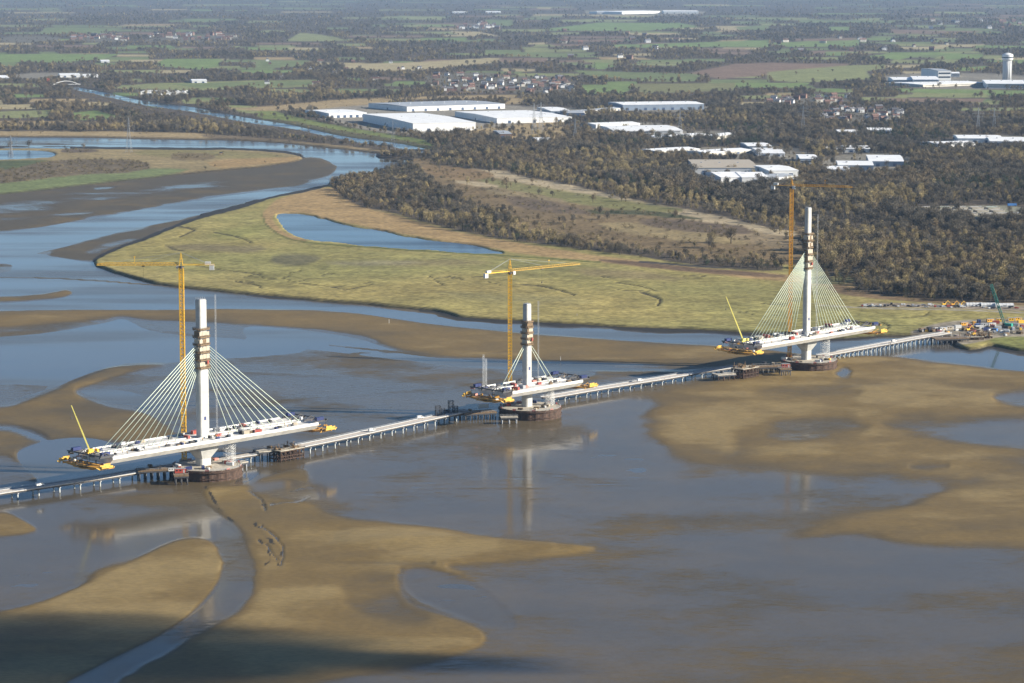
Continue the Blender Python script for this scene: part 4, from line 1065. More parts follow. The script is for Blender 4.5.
    for (ox, oy, hh) in ((0, 0, zd - 8.7), (3.4, 2.2, zd - 10.2), (-1.0, 3.4, zd - 13)):
        mb = MB(); lattice(mb, (ox, oy, 0), (ox, oy, hh), 2.6, 6, .045, .025)
        for k in range(10): mb.box((ox + .6 * (-1) ** k, oy, hh * k / 10 + .2), (1.2, 2.4, .06)); mb.bar((ox - 1.4, oy - 1.6, hh * k / 10), (ox + 1.4, oy - 1.6, hh * (k + 1) / 10), .08)
        mb.obj('scaffold_bay', M['white'], st)

# ------------------------------------------------------------------ tower cranes
def tower_crane(label, base, z_jib, apex, jib, cjib, mat, jibdir, base_z, jw=1.0):
    root = thing('tower_crane', label, 'tower crane', (base.x, base.y, base_z))
    mb = MB(); lattice(mb, (0, 0, 0), (0, 0, z_jib - 2 - base_z), 2.5, int((z_jib - base_z) / 2.2), .36, .24); mast = mb.obj('mast', M[mat], root)
    mb = MB(); mb.box((0, 0, .6), (5.5, 5.5, 1.2)); mb.obj('base_block', M['conc_dark'], root)
    d = Vector((jibdir[0], jibdir[1], 0)).normalized(); s_ = Vector((-d.y, d.x, 0)); zj = z_jib - base_z; za = apex - base_z
    mb = MB(); mb.bar((0, 0, zj - 2.4), (0, 0, zj - .8), 1.7, 1.5, n=12); mb.obj('slewing_ring', M['dark'], root)
    mb = MB()
    for k in (-1, 1):
        for j in (-1, 1): mb.bar(s_ * k * 1.1 + d * j * 1.1 + Vector((0, 0, zj - .8)), Vector((0, 0, za)), .28, .2)
    for f in (.25, .5, .75):
        for k in (-1, 1):
            w_ = 1.1 * (1 - f); mb.bar(s_ * w_ * k + d * w_ + Vector((0, 0, zj + (za - zj) * f)), s_ * w_ * k - d * w_ + Vector((0, 0, zj + (za - zj) * f)), .12); mb.bar(s_ * w_ + d * w_ * k + Vector((0, 0, zj + (za - zj) * f)), -s_ * w_ + d * w_ * k + Vector((0, 0, zj + (za - zj) * f)), .12)
    mb.obj('tower_head', M[mat], root)
    # triangular jib
    mb = MB(); P0 = d * 1.6 + Vector((0, 0, zj - .3)); P1 = d * jib + Vector((0, 0, zj - .1)); nb = int(jib / 1.9)
    def tri(t): 
        c = P0.lerp(P1, t); hgt = 1.5 if t < .9 else 1.5 - 8 * (t - .9)
        return c + s_ * .8, c - s_ * .8, c + Vector((0, 0, hgt))
    for i in range(nb):
        A0, B0, C0 = tri(i / nb); A1, B1, C1 = tri((i + 1) / nb)
        for p, q, w_ in ((A0, A1, .12), (B0, B1, .12), (C0, C1, .13), (A0, B0, .06), (A0, C1, .07), (B0, C1, .07), (C0, A0, .05), (C0, B0, .05)): mb.bar(p, q, w_ * jw)
    mb.obj('jib', M['ochre' if mat == 'yellow' else mat], root)
    mb = MB(); Q0 = -d * 1.4 + Vector((0, 0, zj - .2)); Q1 = -d * cjib + Vector((0, 0, zj - .2))
    for k in (-1, 1): mb.bar(Q0 + s_ * k * .9, Q1 + s_ * k * .9, .24)
    for i in range(8): mb.bar(Q0.lerp(Q1, i / 8) + s_ * .9, Q0.lerp(Q1, (i + 1) / 8) - s_ * .9, .12); mb.bar(Q0.lerp(Q1, i / 8) + s_ * .9 + Vector((0, 0, 1.0)), Q0.lerp(Q1, (i + 1) / 8) + s_ * .9 + Vector((0, 0, 1.0)), .07)
    mb.obj('counter_jib', M[mat], root)
    mb = MB()
    a_ = math.atan2(d.y, d.x)
    for k in range(3): mb.box(Q1 + d * (.6 + k * 1.0) + Vector((0, 0, -1.5)), (.8, 2.0, 3.4), a_)
    mb.obj('counterweight', M['white'], root)
    mb = MB(); mb.box(Q1 + d * 4.0 + Vector((0, 0, 1.0)), (3.6, 1.7, 1.8), a_); mb.obj('winch_cabinet', M['white'], root)
    mb = MB(); mb.box(d * 2.2 - s_ * 1.6 + Vector((0, 0, zj - 1.4)), (2.0, 1.6, 2.3), a_); mb.box(d * 3.25 - s_ * 1.6 + Vector((0, 0, zj - 1.2)), (.1, 1.3, 1.4), a_, mi=1); mb.obj('cab', [M['white'], M['glass']], root)
    mb = MB(); top = Vector((0, 0, za))
    for f in (.45, .8): mb.bar(top, d * jib * f + Vector((0, 0, zj + 1.8)), .07)
    for k in (-1, 1): mb.bar(top, Q1 + s_ * k * .8 + d * 2, .08)
    mb.obj('pendant_rope', M['grey'], root)
    mb = MB(); c = d * jib * .45 + Vector((0, 0, zj - .8)); mb.box(c, (1.8, 1.4, .6), a_); mb.bar(c, c - Vector((0, 0, 9)), .06); mb.box(c - Vector((0, 0, 9.6)), (.6, .4, 1.2), a_); mb.obj('trolley_hook', M['dark'], root)
    mb = MB(); c = d * jib * .55 + Vector((0, 0, zj + 1.9)); mb.bar(c, c + Vector((0, 0, 3.4)), .16); mb.box(c + Vector((0, 0, 3.0)), (.9, .3, .5), a_); mb.obj('lamp_post', M[mat], root)
    return root
b_ = at(184.5, 471, 0); tower_crane("yellow tower crane beside the nearest tower, jib pointing left over the marsh edge", b_, 130.0, 137.5, 52, 20.5, 'yellow', (-1.0, -0.05), 6.2, 2.4)
b_ = at(510, 412.8, 0); tower_crane("yellow tower crane beside the shortest tower, jib pointing right over the green marsh", b_, 101.0, 109.5, 67, 24, 'yellow', (0.75, 0.66), 6.2)
b_ = at(789.3, 366.2, 0); tower_crane("orange tower crane beside the tallest tower, jib pointing right across the woods", b_, 143, 148.5, 49, 17, 'orange', (0.92, -0.40), 6.2, 1.5)

# ------------------------------------------------------------------ temporary trestle roads on piles
def trestle(label, pts, zt, w, sp, group=None, mat='track'):
    P = [at(u, v, zt) for u, v in pts]
    root = thing('trestle_road', label, 'trestle', (P[0].x, P[0].y, 0))
    o0 = Vector((P[0].x, P[0].y, 0)); Q = [p - o0 for p in P]
    mb = MB(); rail = {-1: MB(), 1: MB()}; beam = {-1: MB(), 1: MB()}
    cum = 0.0; nextp = sp * .5
    for p, q in zip(Q[:-1], Q[1:]):
        d = (q - p); Ln = d.length; d.normalize(); nn = Vector((-d.y, d.x, 0)); a = math.atan2(d.y, d.x)
        mb.box((p + q) / 2 + Vector((0, 0, -.15)), (Ln, w, .3), a)
        for k in (-1, 1):
            beam[k].box((p + q) / 2 + nn * k * (w * .34) + Vector((0, 0, -.85)), (Ln, .5, 1.05), a)
            rail[k].bar(p + nn * k * (w / 2 - .1) + Vector((0, 0, 1.1)), q + nn * k * (w / 2 - .1) + Vector((0, 0, 1.1)), .09)
            rail[k].box((p + q) / 2 + nn * k * (w / 2 - .12) + Vector((0, 0, .25)), (Ln, .25, .5), a)
            for j in range(int(Ln / 3)): rail[k].bar(p.lerp(q, j * 3 / Ln) + nn * k * (w / 2 - .1), p.lerp(q, j * 3 / Ln) + nn * k * (w / 2 - .1) + Vector((0, 0, 1.15)), .06)
        while nextp < cum + Ln:
            c = p.lerp(q, (nextp - cum) / Ln)
            for k in (-1, 1):
                pm = MB(); pm.bar(c + nn * k * w * .36 + Vector((0, 0, -1.9)), Vector((c.x, c.y, -2.5)) + nn * k * w * .36, .48, n=8, smooth=True)
                pm.obj('pile', M['pile'], root)
            bm_ = MB(); bm_.box(c + Vector((0, 0, -1.65)), (.9, w * .95, .55), a); bm_.obj('cross_beam', M['grey'], root)
            nextp += sp
        cum += Ln
    mb.obj('road_deck', M[mat], root); 
    for k in (-1, 1): beam[k].obj('girder', M['dark'], root); rail[k].obj('guard_rail', M['grey'], root)
    return root
trestle("temporary trestle road on pale piles entering from the left edge, in the shade of the deck", [(-75, 506), (0, 492), (80, 480.5), (165, 467), (215, 459.5), (258, 453)], 5.0, 9.0, 14.5)
trestle("sunlit temporary trestle road running from the nearest tower to the midstream tower", [(300, 446), (330, 440), (390, 427), (440, 416), (470, 410)], 5.5, 9.0, 12)
trestle("sunlit temporary trestle road running from the midstream tower to the tallest tower", [(545, 397.5), (600, 388), (660, 378.5), (700, 371.5), (740, 365.5)], 5.0, 9.0, 12)
trestle("pale temporary trestle road on closely spaced piles from the tallest tower to the far bank", [(820, 355.5), (840, 352), (880, 344.5), (915, 338), (948, 332.5)], 5.5, 8.0, 6.5)

def platform(label, u, v, zt, L_, W_, rz, piles, mat='oldconc', pilemat='dark', name='piled_platform'):
    c = at(u, v, zt); root = thing(name, label, 'platform', (c.x, c.y, 0), rz)
    mb = MB(); mb.box((0, 0, zt - .3), (L_, W_, .6)); mb.obj('platform_deck', M[mat], root)
    mb = MB()
    for yy in (-W_ / 2 + .3, W_ / 2 - .3):
        mb = MB(); mb.box((0, yy, zt - 1.1), (L_, .5, 1.0)); mb.obj('girder', M['dark'], root)
    mb = MB()
    for k in (-1, 1):
        mb.bar((-L_ / 2, k * W_ / 2, zt + 1.1), (L_ / 2, k * W_ / 2, zt + 1.1), .08); mb.bar((k * L_ / 2, -W_ / 2, zt + 1.1), (k * L_ / 2, W_ / 2, zt + 1.1), .08)
        for j in range(int(L_ / 2.5)): mb.bar((-L_ / 2 + j * 2.5, k * W_ / 2, zt), (-L_ / 2 + j * 2.5, k * W_ / 2, zt + 1.15), .06)
    mb.obj('guard_rail', M['grey'], root)
    nx, ny = piles
    for i in range(nx):
        for j in range(ny):
            pm = MB(); pm.bar((-L_ / 2 + 1 + i * (L_ - 2) / max(1, nx - 1), -W_ / 2 + .8 + j * (W_ - 1.6) / max(1, ny - 1), zt - .6), (-L_ / 2 + 1 + i * (L_ - 2) / max(1, nx - 1), -W_ / 2 + .8 + j * (W_ - 1.6) / max(1, ny - 1), -2.5), .42, n=8, smooth=True)
            pm.obj('pile', M[pilemat], root)
    return root
def falsework(label, u, v, L_, W_, ht, rz):
    """brown braced steel frame standing on the mud with scaffolding on top"""
    c = at(u, v, 0); root = thing('falsework_frame', label, 'falsework', (c.x, c.y, 0), rz)
    mb = MB(); nx, ny = 6, 4
    for i in range(nx):
        for j in range(ny): mb.bar((-L_ / 2 + i * L_ / (nx - 1), -W_ / 2 + j * W_ / (ny - 1), -2), (-L_ / 2 + i * L_ / (nx - 1), -W_ / 2 + j * W_ / (ny - 1), ht), .38, n=6)
    for zz in (1.5, ht * .5, ht - .6):
        for j in range(ny): mb.bar((-L_ / 2, -W_ / 2 + j * W_ / (ny - 1), zz), (L_ / 2, -W_ / 2 + j * W_ / (ny - 1), zz), .3)
        for i in range(nx): mb.bar((-L_ / 2 + i * L_ / (nx - 1), -W_ / 2, zz), (-L_ / 2 + i * L_ / (nx - 1), W_ / 2, zz), .3)
    for i in range(nx - 1): 
        for yy in (-W_ / 2, W_ / 2): mb.bar((-L_ / 2 + i * L_ / (nx - 1), yy, .5), (-L_ / 2 + (i + 1) * L_ / (nx - 1), yy, ht - .6), .16); mb.bar((-L_ / 2 + i * L_ / (nx - 1), yy, ht - .6), (-L_ / 2 + (i + 1) * L_ / (nx - 1), yy, .5), .16)
    mb.obj('braced_legs', M['rust'], root)
    mb = MB(); mb.box((0, 0, ht + .2), (L_ + 1, W_ + 1, .4)); mb.obj('top_deck', M['oldconc'], root)
    mb = MB()
    for k in range(26):
        x_, y_ = random.uniform(-L_ / 2, L_ / 2), random.uniform(-W_ / 2, W_ / 2); hh = random.uniform(1, 5)
        mb.bar((x_, y_, ht + .4), (x_ + random.uniform(-1, 1), y_ + random.uniform(-1, 1), ht + hh), .16)
        mb.bar((x_, y_, ht + hh * .8), (x_ + random.uniform(-3, 3), y_ + random.uniform(-3, 3), ht + hh * .8), .14)
        if k % 3 == 0: mb.box((x_, y_, ht + 1), (random.uniform(1, 3), random.uniform(1, 2), random.uniform(.6, 1.6)), random.uniform(0, 3))
    mb.obj('scaffold_clutter', M['brown'], root)
    return root
falsework("brown braced falsework standing on mud right of the nearest tower's island", 287, 459.5, 20, 10, 7, BRZ)
platform("pale platform joining the trestle beside the brown falsework of the nearest tower", 272, 449, 7.0, 22, 11, BRZ * .55, (5, 2))
falsework("brown braced falsework under the left end of the tallest tower's deck", 745, 378, 19, 11, 8, BRZ)
platform("low dark platform left of the falsework below the tallest tower's deck", 724, 373.5, 5.5, 16, 9, BRZ * .55, (4, 2), 'oldconc', 'rust')
platform("dark piled jetty against the left side of the nearest tower's island", 158, 468.5, 6.5, 26, 10, .28, (7, 3), 'brown')
platform("small dark piled landing with red cabin before the nearest island", 181, 474.5, 6.0, 9, 8, .2, (3, 2), 'brown', 'dark')
platform("dark piled jetty left of the midstream tower's island", 478, 411.5, 5.5, 24, 12, .35, (6, 3), 'brown')
platform("cluttered low jetty where the trestle meets the midstream tower works", 452, 412.8, 5.0, 18, 10, .5, (5, 2), 'brown')
platform("small pale landing on the near side of the midstream island", 509, 416.5, 5.0, 12, 5, .15, (3, 2), 'oldconc', 'grey')
platform("dark piled jetty against the left side of the tallest tower's island", 772, 365.5, 6.0, 28, 9, .25, (7, 3), 'brown')
platform("small dark piled landing with red cabin before the tallest tower's island", 785, 368.5, 6.0, 9, 7, .2, (3, 2), 'brown', 'dark')
platform("pale piled quay right of the nearest island", 238, 462, 6.0, 12, 6, BRZ, (4, 2), 'oldconc', 'grey')
CLEAR = []
# ------------------------------------------------------------------ vegetation
def veg_mat(name, col, var=.35):
    t = NT(name)
    oi = t.n("ShaderNodeObjectInfo")
    f = t.ramp(oi.outputs['Random'], 0, 1, 1 - var, 1 + var)
    g = t.n("ShaderNodeNewGeometry")
    tc = t.n("ShaderNodeTexCoord")
    nz = t.noise(.45, 3, tc.outputs['Object'])
    f = t.math('MULTIPLY', f, t.ramp(nz, .3, .7, .72, 1.28))
    v = t.n("ShaderNodeVectorMath", operation='SCALE'); v.inputs[0].default_value = col
    t.l(f, v.inputs['Scale']); t.l(v.outputs[0], t.p.inputs['Base Color'])
    t.p.inputs['Roughness'].default_value = .9; t.p.inputs['Specular IOR Level'].default_value = .1
    return t.m
V = {'bare': veg_mat("bare_twigs", (0.130, 0.112, 0.082)), 'brown': veg_mat("brown_twigs", (0.195, 0.153, 0.092)), 'olive': veg_mat("willow_twigs", (0.30, 0.24, 0.12)),
     'ever': veg_mat("evergreen_needles", (0.045, 0.06, 0.028)), 'scrub': veg_mat("scrub_twigs", (0.110, 0.088, 0.045)), 'grassy': veg_mat("rough_grass", (0.20, 0.16, 0.07)), 'bark': veg_mat("bark", (0.085, 0.068, 0.05), .2)}
def crown_data(seed, hgt, rad, n, style):
    """twig and leaf sprays spread through an uneven crown made of several leaders"""
    r_ = np.random.default_rng(seed)
    nl = {'tree': 9, 'tall': 7, 'bush': 8, 'cone': 10}[style]
    lobes = []
    for k in range(nl):
        if style == 'cone':
            f = k / (nl - 1); c = np.array([r_.normal(0, .08) * rad, r_.normal(0, .08) * rad, hgt * (.16 + .78 * f)]); s = np.array([1, 1, .7]) * rad * (1.0 - .86 * f)
        elif style == 'bush':
            a = r_.uniform(0, 6.28); q = rad * math.sqrt(r_.uniform(0, .6)); c = np.array([q * math.cos(a), q * math.sin(a), hgt * r_.uniform(.25, .62)]); s = np.array([.5, .5, .45]) * rad * r_.uniform(.7, 1.1)
        else:
            a = r_.uniform(0, 6.28); q = rad * r_.uniform(.1, .68); zc = r_.uniform(.38, .80) if style == 'tree' else r_.uniform(.28, .84)
            c = np.array([q * math.cos(a), q * math.sin(a), hgt * zc]); s = np.array([.44, .44, .50 if style == 'tree' else .75]) * rad * r_.uniform(.65, 1.15)
        lobes.append((c, s))
    vs = []; fs = []
    for k in range(n):
        c, s = lobes[k % nl]
        d = r_.normal(size=3); d /= np.linalg.norm(d); q = r_.uniform(.25, 1) ** .45
        p = c + d * s * q
        if p[2] < .05 * hgt: p[2] = .05 * hgt + abs(r_.normal()) * .3
        ax = d * .9 + np.array([0, 0, .45]) + r_.normal(size=3) * .45; ax /= np.linalg.norm(ax)
        sd_ = np.cross(ax, r_.normal(size=3)); sd_ /= np.linalg.norm(sd_) + 1e-9
        l_ = r_.uniform(.6, 1.3) * rad * .18; w_ = r_.uniform(.25, .5) * rad * .095
        if style in ('cone', 'bush'): w_ *= 1.35
        i = len(vs); vs += [tuple(p - ax * l_ * .5 - sd_ * w_ * .5), tuple(p - ax * l_ * .4 + sd_ * w_ * .6), tuple(p + ax * l_ * .6 + sd_ * w_ * .25), tuple(p + ax * l_ * .75 - sd_ * w_ * .35)]
        fs.append((i, i + 1, i + 2, i + 3))
    return vs, fs
def trunk_mb(seed, hgt, rad, style, mi=0):
    r_ = random.Random(seed); mb = MB()
    if style == 'bush':
        for k in range(4):
            a = r_.uniform(0, 6.28); mb.bar((0, 0, -.3), (rad * .4 * math.cos(a), rad * .4 * math.sin(a), hgt * .5), .10 * rad * .3, .03, mi=mi, n=4)
        return mb
    mb.bar((0, 0, -.4), (0, 0, hgt * .45), .032 * hgt, .022 * hgt, mi=mi, n=6); mb.bar((0, 0, hgt * .45), (r_.uniform(-.3, .3), r_.uniform(-.3, .3), hgt * .9), .022 * hgt, .005 * hgt, mi=mi, n=5)
    if style != 'cone':
        for k in range(6):
            a = k * 1.05 + r_.uniform(-.3, .3); z0 = hgt * r_.uniform(.25, .5)
            mb.bar((0, 0, z0), (rad * .62 * math.cos(a), rad * .62 * math.sin(a), z0 + hgt * r_.uniform(.18, .36)), .014 * hgt, .004 * hgt, mi=mi, n=4)
    return mb
KINDS = []   # (material key, style, height, radius, sprays)
for mk, st_, hg, rd, n_ in (('bare', 'tree', 12, 5.6, 760), ('bare', 'tree', 13, 5.2, 760), ('bare', 'tree', 11, 6.2, 760), ('brown', 'tree', 11, 5.9, 760), ('brown', 'tree', 12, 5.2, 760),
                           ('olive', 'tall', 12, 4.4, 700), ('olive', 'tree', 11, 5.3, 720), ('ever', 'tree', 11, 4.6, 340), ('ever', 'cone', 13, 3.4, 320),
                           ('scrub', 'bush', 4.2, 3.8, 170), ('brown', 'bush', 3.6, 3.4, 160), ('grassy', 'bush', 2.6, 3.0, 150), ('ever', 'bush', 3.6, 3.4, 170)):
    KINDS.append((mk, st_, hg, rd, n_))
vcol = bpy.data.collections.new("vegetation_kinds")
CROWN, TRUNK = [], []
for i, (mk, st_, hg, rd, n_) in enumerate(KINDS):
    vs_, fs_ = crown_data(100 + i, hg, rd, n_, st_)
    c_ = MB(); c_.add(vs_, fs_); CROWN.append(c_.mesh("crown", V[mk]))
    t_ = trunk_mb(50 + i, hg, rd, st_); TRUNK.append(t_.mesh("trunk", V['bark']))
    b_ = MB(); b_.add(vs_, fs_); t2 = trunk_mb(50 + i, hg, rd, st_, 1)
    b_.add(t2.v, t2.f, 1)
    o = bpy.data.objects.new(f"kind_{i:02d}", b_.mesh("tree_form", [V[mk], V['bark']])); vcol.objects.link(o)

# survey of the woods: sample sight lines evenly, keep what the cover map allows
def sample(n, u0, u1, v0, v1):
    u = rng.uniform(u0, u1, n); v = rng.uniform(v0, v1, n)
    g = land_z(u, v)
    X, Y = gxy(u, v, LZ)
    return u, v, X, Y, g(z), g(dens), g(scrub), g(ever), g(pale), g(size), g(sdl), g(low)
pts = []
for n_, v0, v1 in ((42000, 1, 45), (56000, 45, 120), (42000, 120, 200), (24000, 200, 306)):
    n2 = int(n_ * 1.55)
    u, v, X, Y, Z, D, Sc, Ev, Pa, Sz, sl, lo = sample(n2, -270, 1300, v0, v1)
    ok = (rng.random(n2) < D * np.where(v > 185, .62, np.where(v > 120, .85, .95))) & (sl > .8) & (lo < -.8)
    far = np.clip((60 - v) / 60, 0, 1)
    hp = np.minimum(11 * Sz * F / np.hypot(X, Y), 6) * .55
    if v1 <= 120: ok &= rng.random(n2) < land_z(u, v - hp)(dens) + .12
    r1 = rng.random(n2); st1 = fbm(X, Y * .5, 110, 3, 51.0); st2 = fbm(X, Y * .5, 140, 3, 53.0); Pa = np.clip(Pa + .8 * sstep(.1, .4, st2), 0, 1); Ev = np.clip(Ev + .5 * sstep(.22, .45, -st2), 0, 1)
    k = np.where(r1 < Ev * .9, 7 + (rng.random(n2) < .35), np.where(rng.random(n2) < Pa * .8, 5 + (rng.random(n2) < .5), np.where(rng.random(n2) < np.clip(.62 - 1.6 * st1, .1, .95), rng.integers(0, 3, n2), rng.integers(3, 5, n2))))
    sc = Sz * np.where(v > 185, 1.12, np.where(v > 120, 1.0, 1.0)) * (0.48 + 0.85 * rng.random(n2) ** 1.8) * (1 + 0.25 * far) * np.clip(1 + .55 * fbm(X, Y * .5, 110, 3, 61.0), .55, 1.5)
    pts.append(np.stack([X, Y, Z - .2, k, sc, u, v, np.zeros(n2)], 1)[ok])
    n3 = int(n_ * .8)
    u, v, X, Y, Z, D, Sc, Ev, Pa, Sz, sl, lo = sample(n3, -270, 1300, v0, v1)
    ok = (rng.random(n3) < Sc * .9) & (sl > .6) & (lo < -.6)
    r1 = rng.random(n3)
    k = np.where(r1 < Ev, 12, np.where(rng.random(n3) < .5, 9, np.where(rng.random(n3) < .6, 10, 11)))
    pts.append(np.stack([X, Y, Z - .1, k, .45 + .75 * rng.random(n3) ** 1.5, u, v, np.ones(n3)], 1)[ok])
P = np.concatenate(pts)
BLOCK = []   # plan rectangles of buildings to keep clear (filled in the buildings chapter through clear_px)
def keep_clear(P, boxes):
    k = np.ones(len(P), bool)
    for (u0, u1, v0, v1) in boxes: k &= ~((P[:, 5] > u0) & (P[:, 5] < u1) & (P[:, 6] > v0) & (P[:, 6] < v1))
    return P[k]
P = keep_clear(P, CLEAR)
trees = P[P[:, 7] == 0]; bushes = P[P[:, 7] == 1]
inframe = (trees[:, 5] > 4) & (trees[:, 5] < 1020)
order = np.argsort(-(trees[:, 6] + 6 * trees[:, 4]) * inframe)
near = np.zeros(len(trees), bool); near[order[:290]] = True
inb = (bushes[:, 5] > 4) & (bushes[:, 5] < 1020)
orb = np.argsort(-(bushes[:, 6] + 12 * bushes[:, 4]) * inb)
nearb = np.zeros(len(bushes), bool); nearb[orb[:120]] = True

def where_tree(u, v):
    if u > 905: return "behind the works on the far bank"
    if u > 800: return "right of the tallest tower"
    if u > 560: return "along the dark wood edge left of the tallest tower"
    return "in the wood edge behind the long pond"
KN = {'bare': 'bare grey brown winter tree', 'brown': 'bare reddish brown winter tree', 'olive': 'bare pale olive willow tree', 'ever': 'dark evergreen tree'}
for row in trees[near]:
    i = int(row[3]); mk = KINDS[i][0]
    nm = {'ever': 'evergreen_tree', 'olive': 'willow_tree'}.get(mk, 'bare_tree')
    pl = where_tree(row[5], row[6])
    t_ = thing(nm, f"{KN[mk]} {pl}", 'tree', (row[0], row[1], row[2]), random.uniform(0, 6.28), f"{KN[mk]}s {pl}")
    s_ = row[4]; t_.scale = (s_ * random.uniform(.85, 1.15), s_ * random.uniform(.85, 1.15), s_)
    for nm2, me_ in (('trunk', TRUNK[i]), ('crown', CROWN[i])):
        o = bpy.data.objects.new(nm2, me_); COL.objects.link(o); o.parent = t_
for row in bushes[nearb]:
    i = int(row[3]); mk = KINDS[i][0]; pl = where_tree(row[5], row[6])
    ad = {'scrub': 'low brown scrub bush', 'brown': 'low reddish bush', 'grassy': 'pale tussock of rough grass', 'ever': 'low dark gorse bush'}[mk]
    t_ = thing('bush', f"{ad} {pl}", 'bush', (row[0], row[1], row[2]), random.uniform(0, 6.28), f"{ad} {pl}")
    t_.scale = (row[4],) * 3
    for nm2, me_ in (('stems', TRUNK[i]), ('foliage', CROWN[i])):
        o = bpy.data.objects.new(nm2, me_); COL.objects.link(o); o.parent = t_

def scatter(name, rows):
    me = bpy.data.meshes.new(name)
    me.vertices.add(len(rows)); me.vertices.foreach_set("co", rows[:, :3].astype(np.float32).reshape(-1))
    for an, tp, vals in (("form", 'INT', rows[:, 3].astype(np.int32)), ("grow", 'FLOAT', rows[:, 4].astype(np.float32)), ("turn", 'FLOAT', rng.uniform(0, 6.28, len(rows)).astype(np.float32))):
        a = me.attributes.new(an, tp, 'POINT'); a.data.foreach_set("value", vals)
    o = bpy.data.objects.new(name, me); COL.objects.link(o); o["kind"] = "stuff"
    ng = bpy.data.node_groups.new(name, 'GeometryNodeTree')
    ng.interface.new_socket("Geometry", in_out='INPUT', socket_type='NodeSocketGeometry'); ng.interface.new_socket("Geometry", in_out='OUTPUT', socket_type='NodeSocketGeometry')
    N = ng.nodes.new; gi = N('NodeGroupInput'); go = N('NodeGroupOutput'); ip = N('GeometryNodeInstanceOnPoints'); ci = N('GeometryNodeCollectionInfo')
    ci.inputs['Collection'].default_value = vcol; ci.inputs['Separate Children'].default_value = True; ci.inputs['Reset Children'].default_value = True
    def na(nm, tp): q = N('GeometryNodeInputNamedAttribute'); q.data_type = tp; q.inputs['Name'].default_value = nm; return [s for s in q.outputs if s.enabled and s.name == 'Attribute'][0]
    cx = N('ShaderNodeCombineXYZ'); e2 = N('FunctionNodeEulerToRotation')
    ln = ng.links.new
    ln(gi.outputs[0], ip.inputs['Points']); ln(ci.outputs[0], ip.inputs['Instance']); ip.inputs['Pick Instance'].default_value = True
    ln(na("form", 'INT'), ip.inputs['Instance Index']); ln(na("grow", 'FLOAT'), ip.inputs['Scale'])
    ln(na("turn", 'FLOAT'), cx.inputs[2]); ln(cx.outputs[0], e2.inputs[0]); ln(e2.outputs[0], ip.inputs['Rotation'])
    ln(ip.outputs[0], go.inputs[0])
    md = o.modifiers.new("planting", 'NODES'); md.node_group = ng
    return o
scatter("woodland", trees[~near]); scatter("scrubland", bushes[~nearb])
# ------------------------------------------------------------------ industry beyond the woods
M['roofw'] = plain("white_sheet_roof", (0.80, 0.80, 0.78), .55, var=.08, scale=.05)
M['roofg'] = plain("pale_grey_sheet_roof", (0.36, 0.38, 0.40), .55, var=.12, scale=.05)
M['wallw'] = plain("white_cladding", (0.70, 0.70, 0.68), .55, var=.07, scale=.1)
M['wallg'] = plain("grey_blue_cladding", (0.22, 0.27, 0.34), .5, var=.10, scale=.1)
M['walld'] = plain("dark_blue_cladding", (0.05, 0.085, 0.16), .5, var=.10, scale=.1)
M['cream2'] = plain("cream_render", (0.50, 0.47, 0.40), .7, var=.12, scale=.1)
M['brick'] = plain("red_brick_wall", (0.20, 0.120, 0.088), .85, var=.2, scale=.2)
M['tilered'] = plain("red_roof_tiles", (0.15, 0.085, 0.064), .85, var=.25, scale=.3, obj_var=.4)
M['tilegrey'] = plain("slate_roof", (0.12, 0.115, 0.12), .75, var=.2, scale=.3, obj_var=.4)
M['window'] = plain("window_strip", (0.03, 0.045, 0.07), .15, var=.05)
def rect_from(A, B, C):
    """plan rectangle from three base corners seen: left, front, right"""
    a, b, c = at(*A, LZ), at(*B, LZ), at(*C, LZ)
    ba, bc = a - b, c - b
    if bc.length > ba.length:
        x_ = bc.normalized(); L_ = bc.length; w_ = ba - x_ * ba.dot(x_); W_ = max(w_.length, 12); y_ = w_.normalized()
    else:
        y_ = ba.normalized(); W_ = ba.length; l_ = bc - y_ * bc.dot(y_); L_ = max(l_.length, 12); x_ = l_.normalized()
    return b, x_, y_, L_, W_
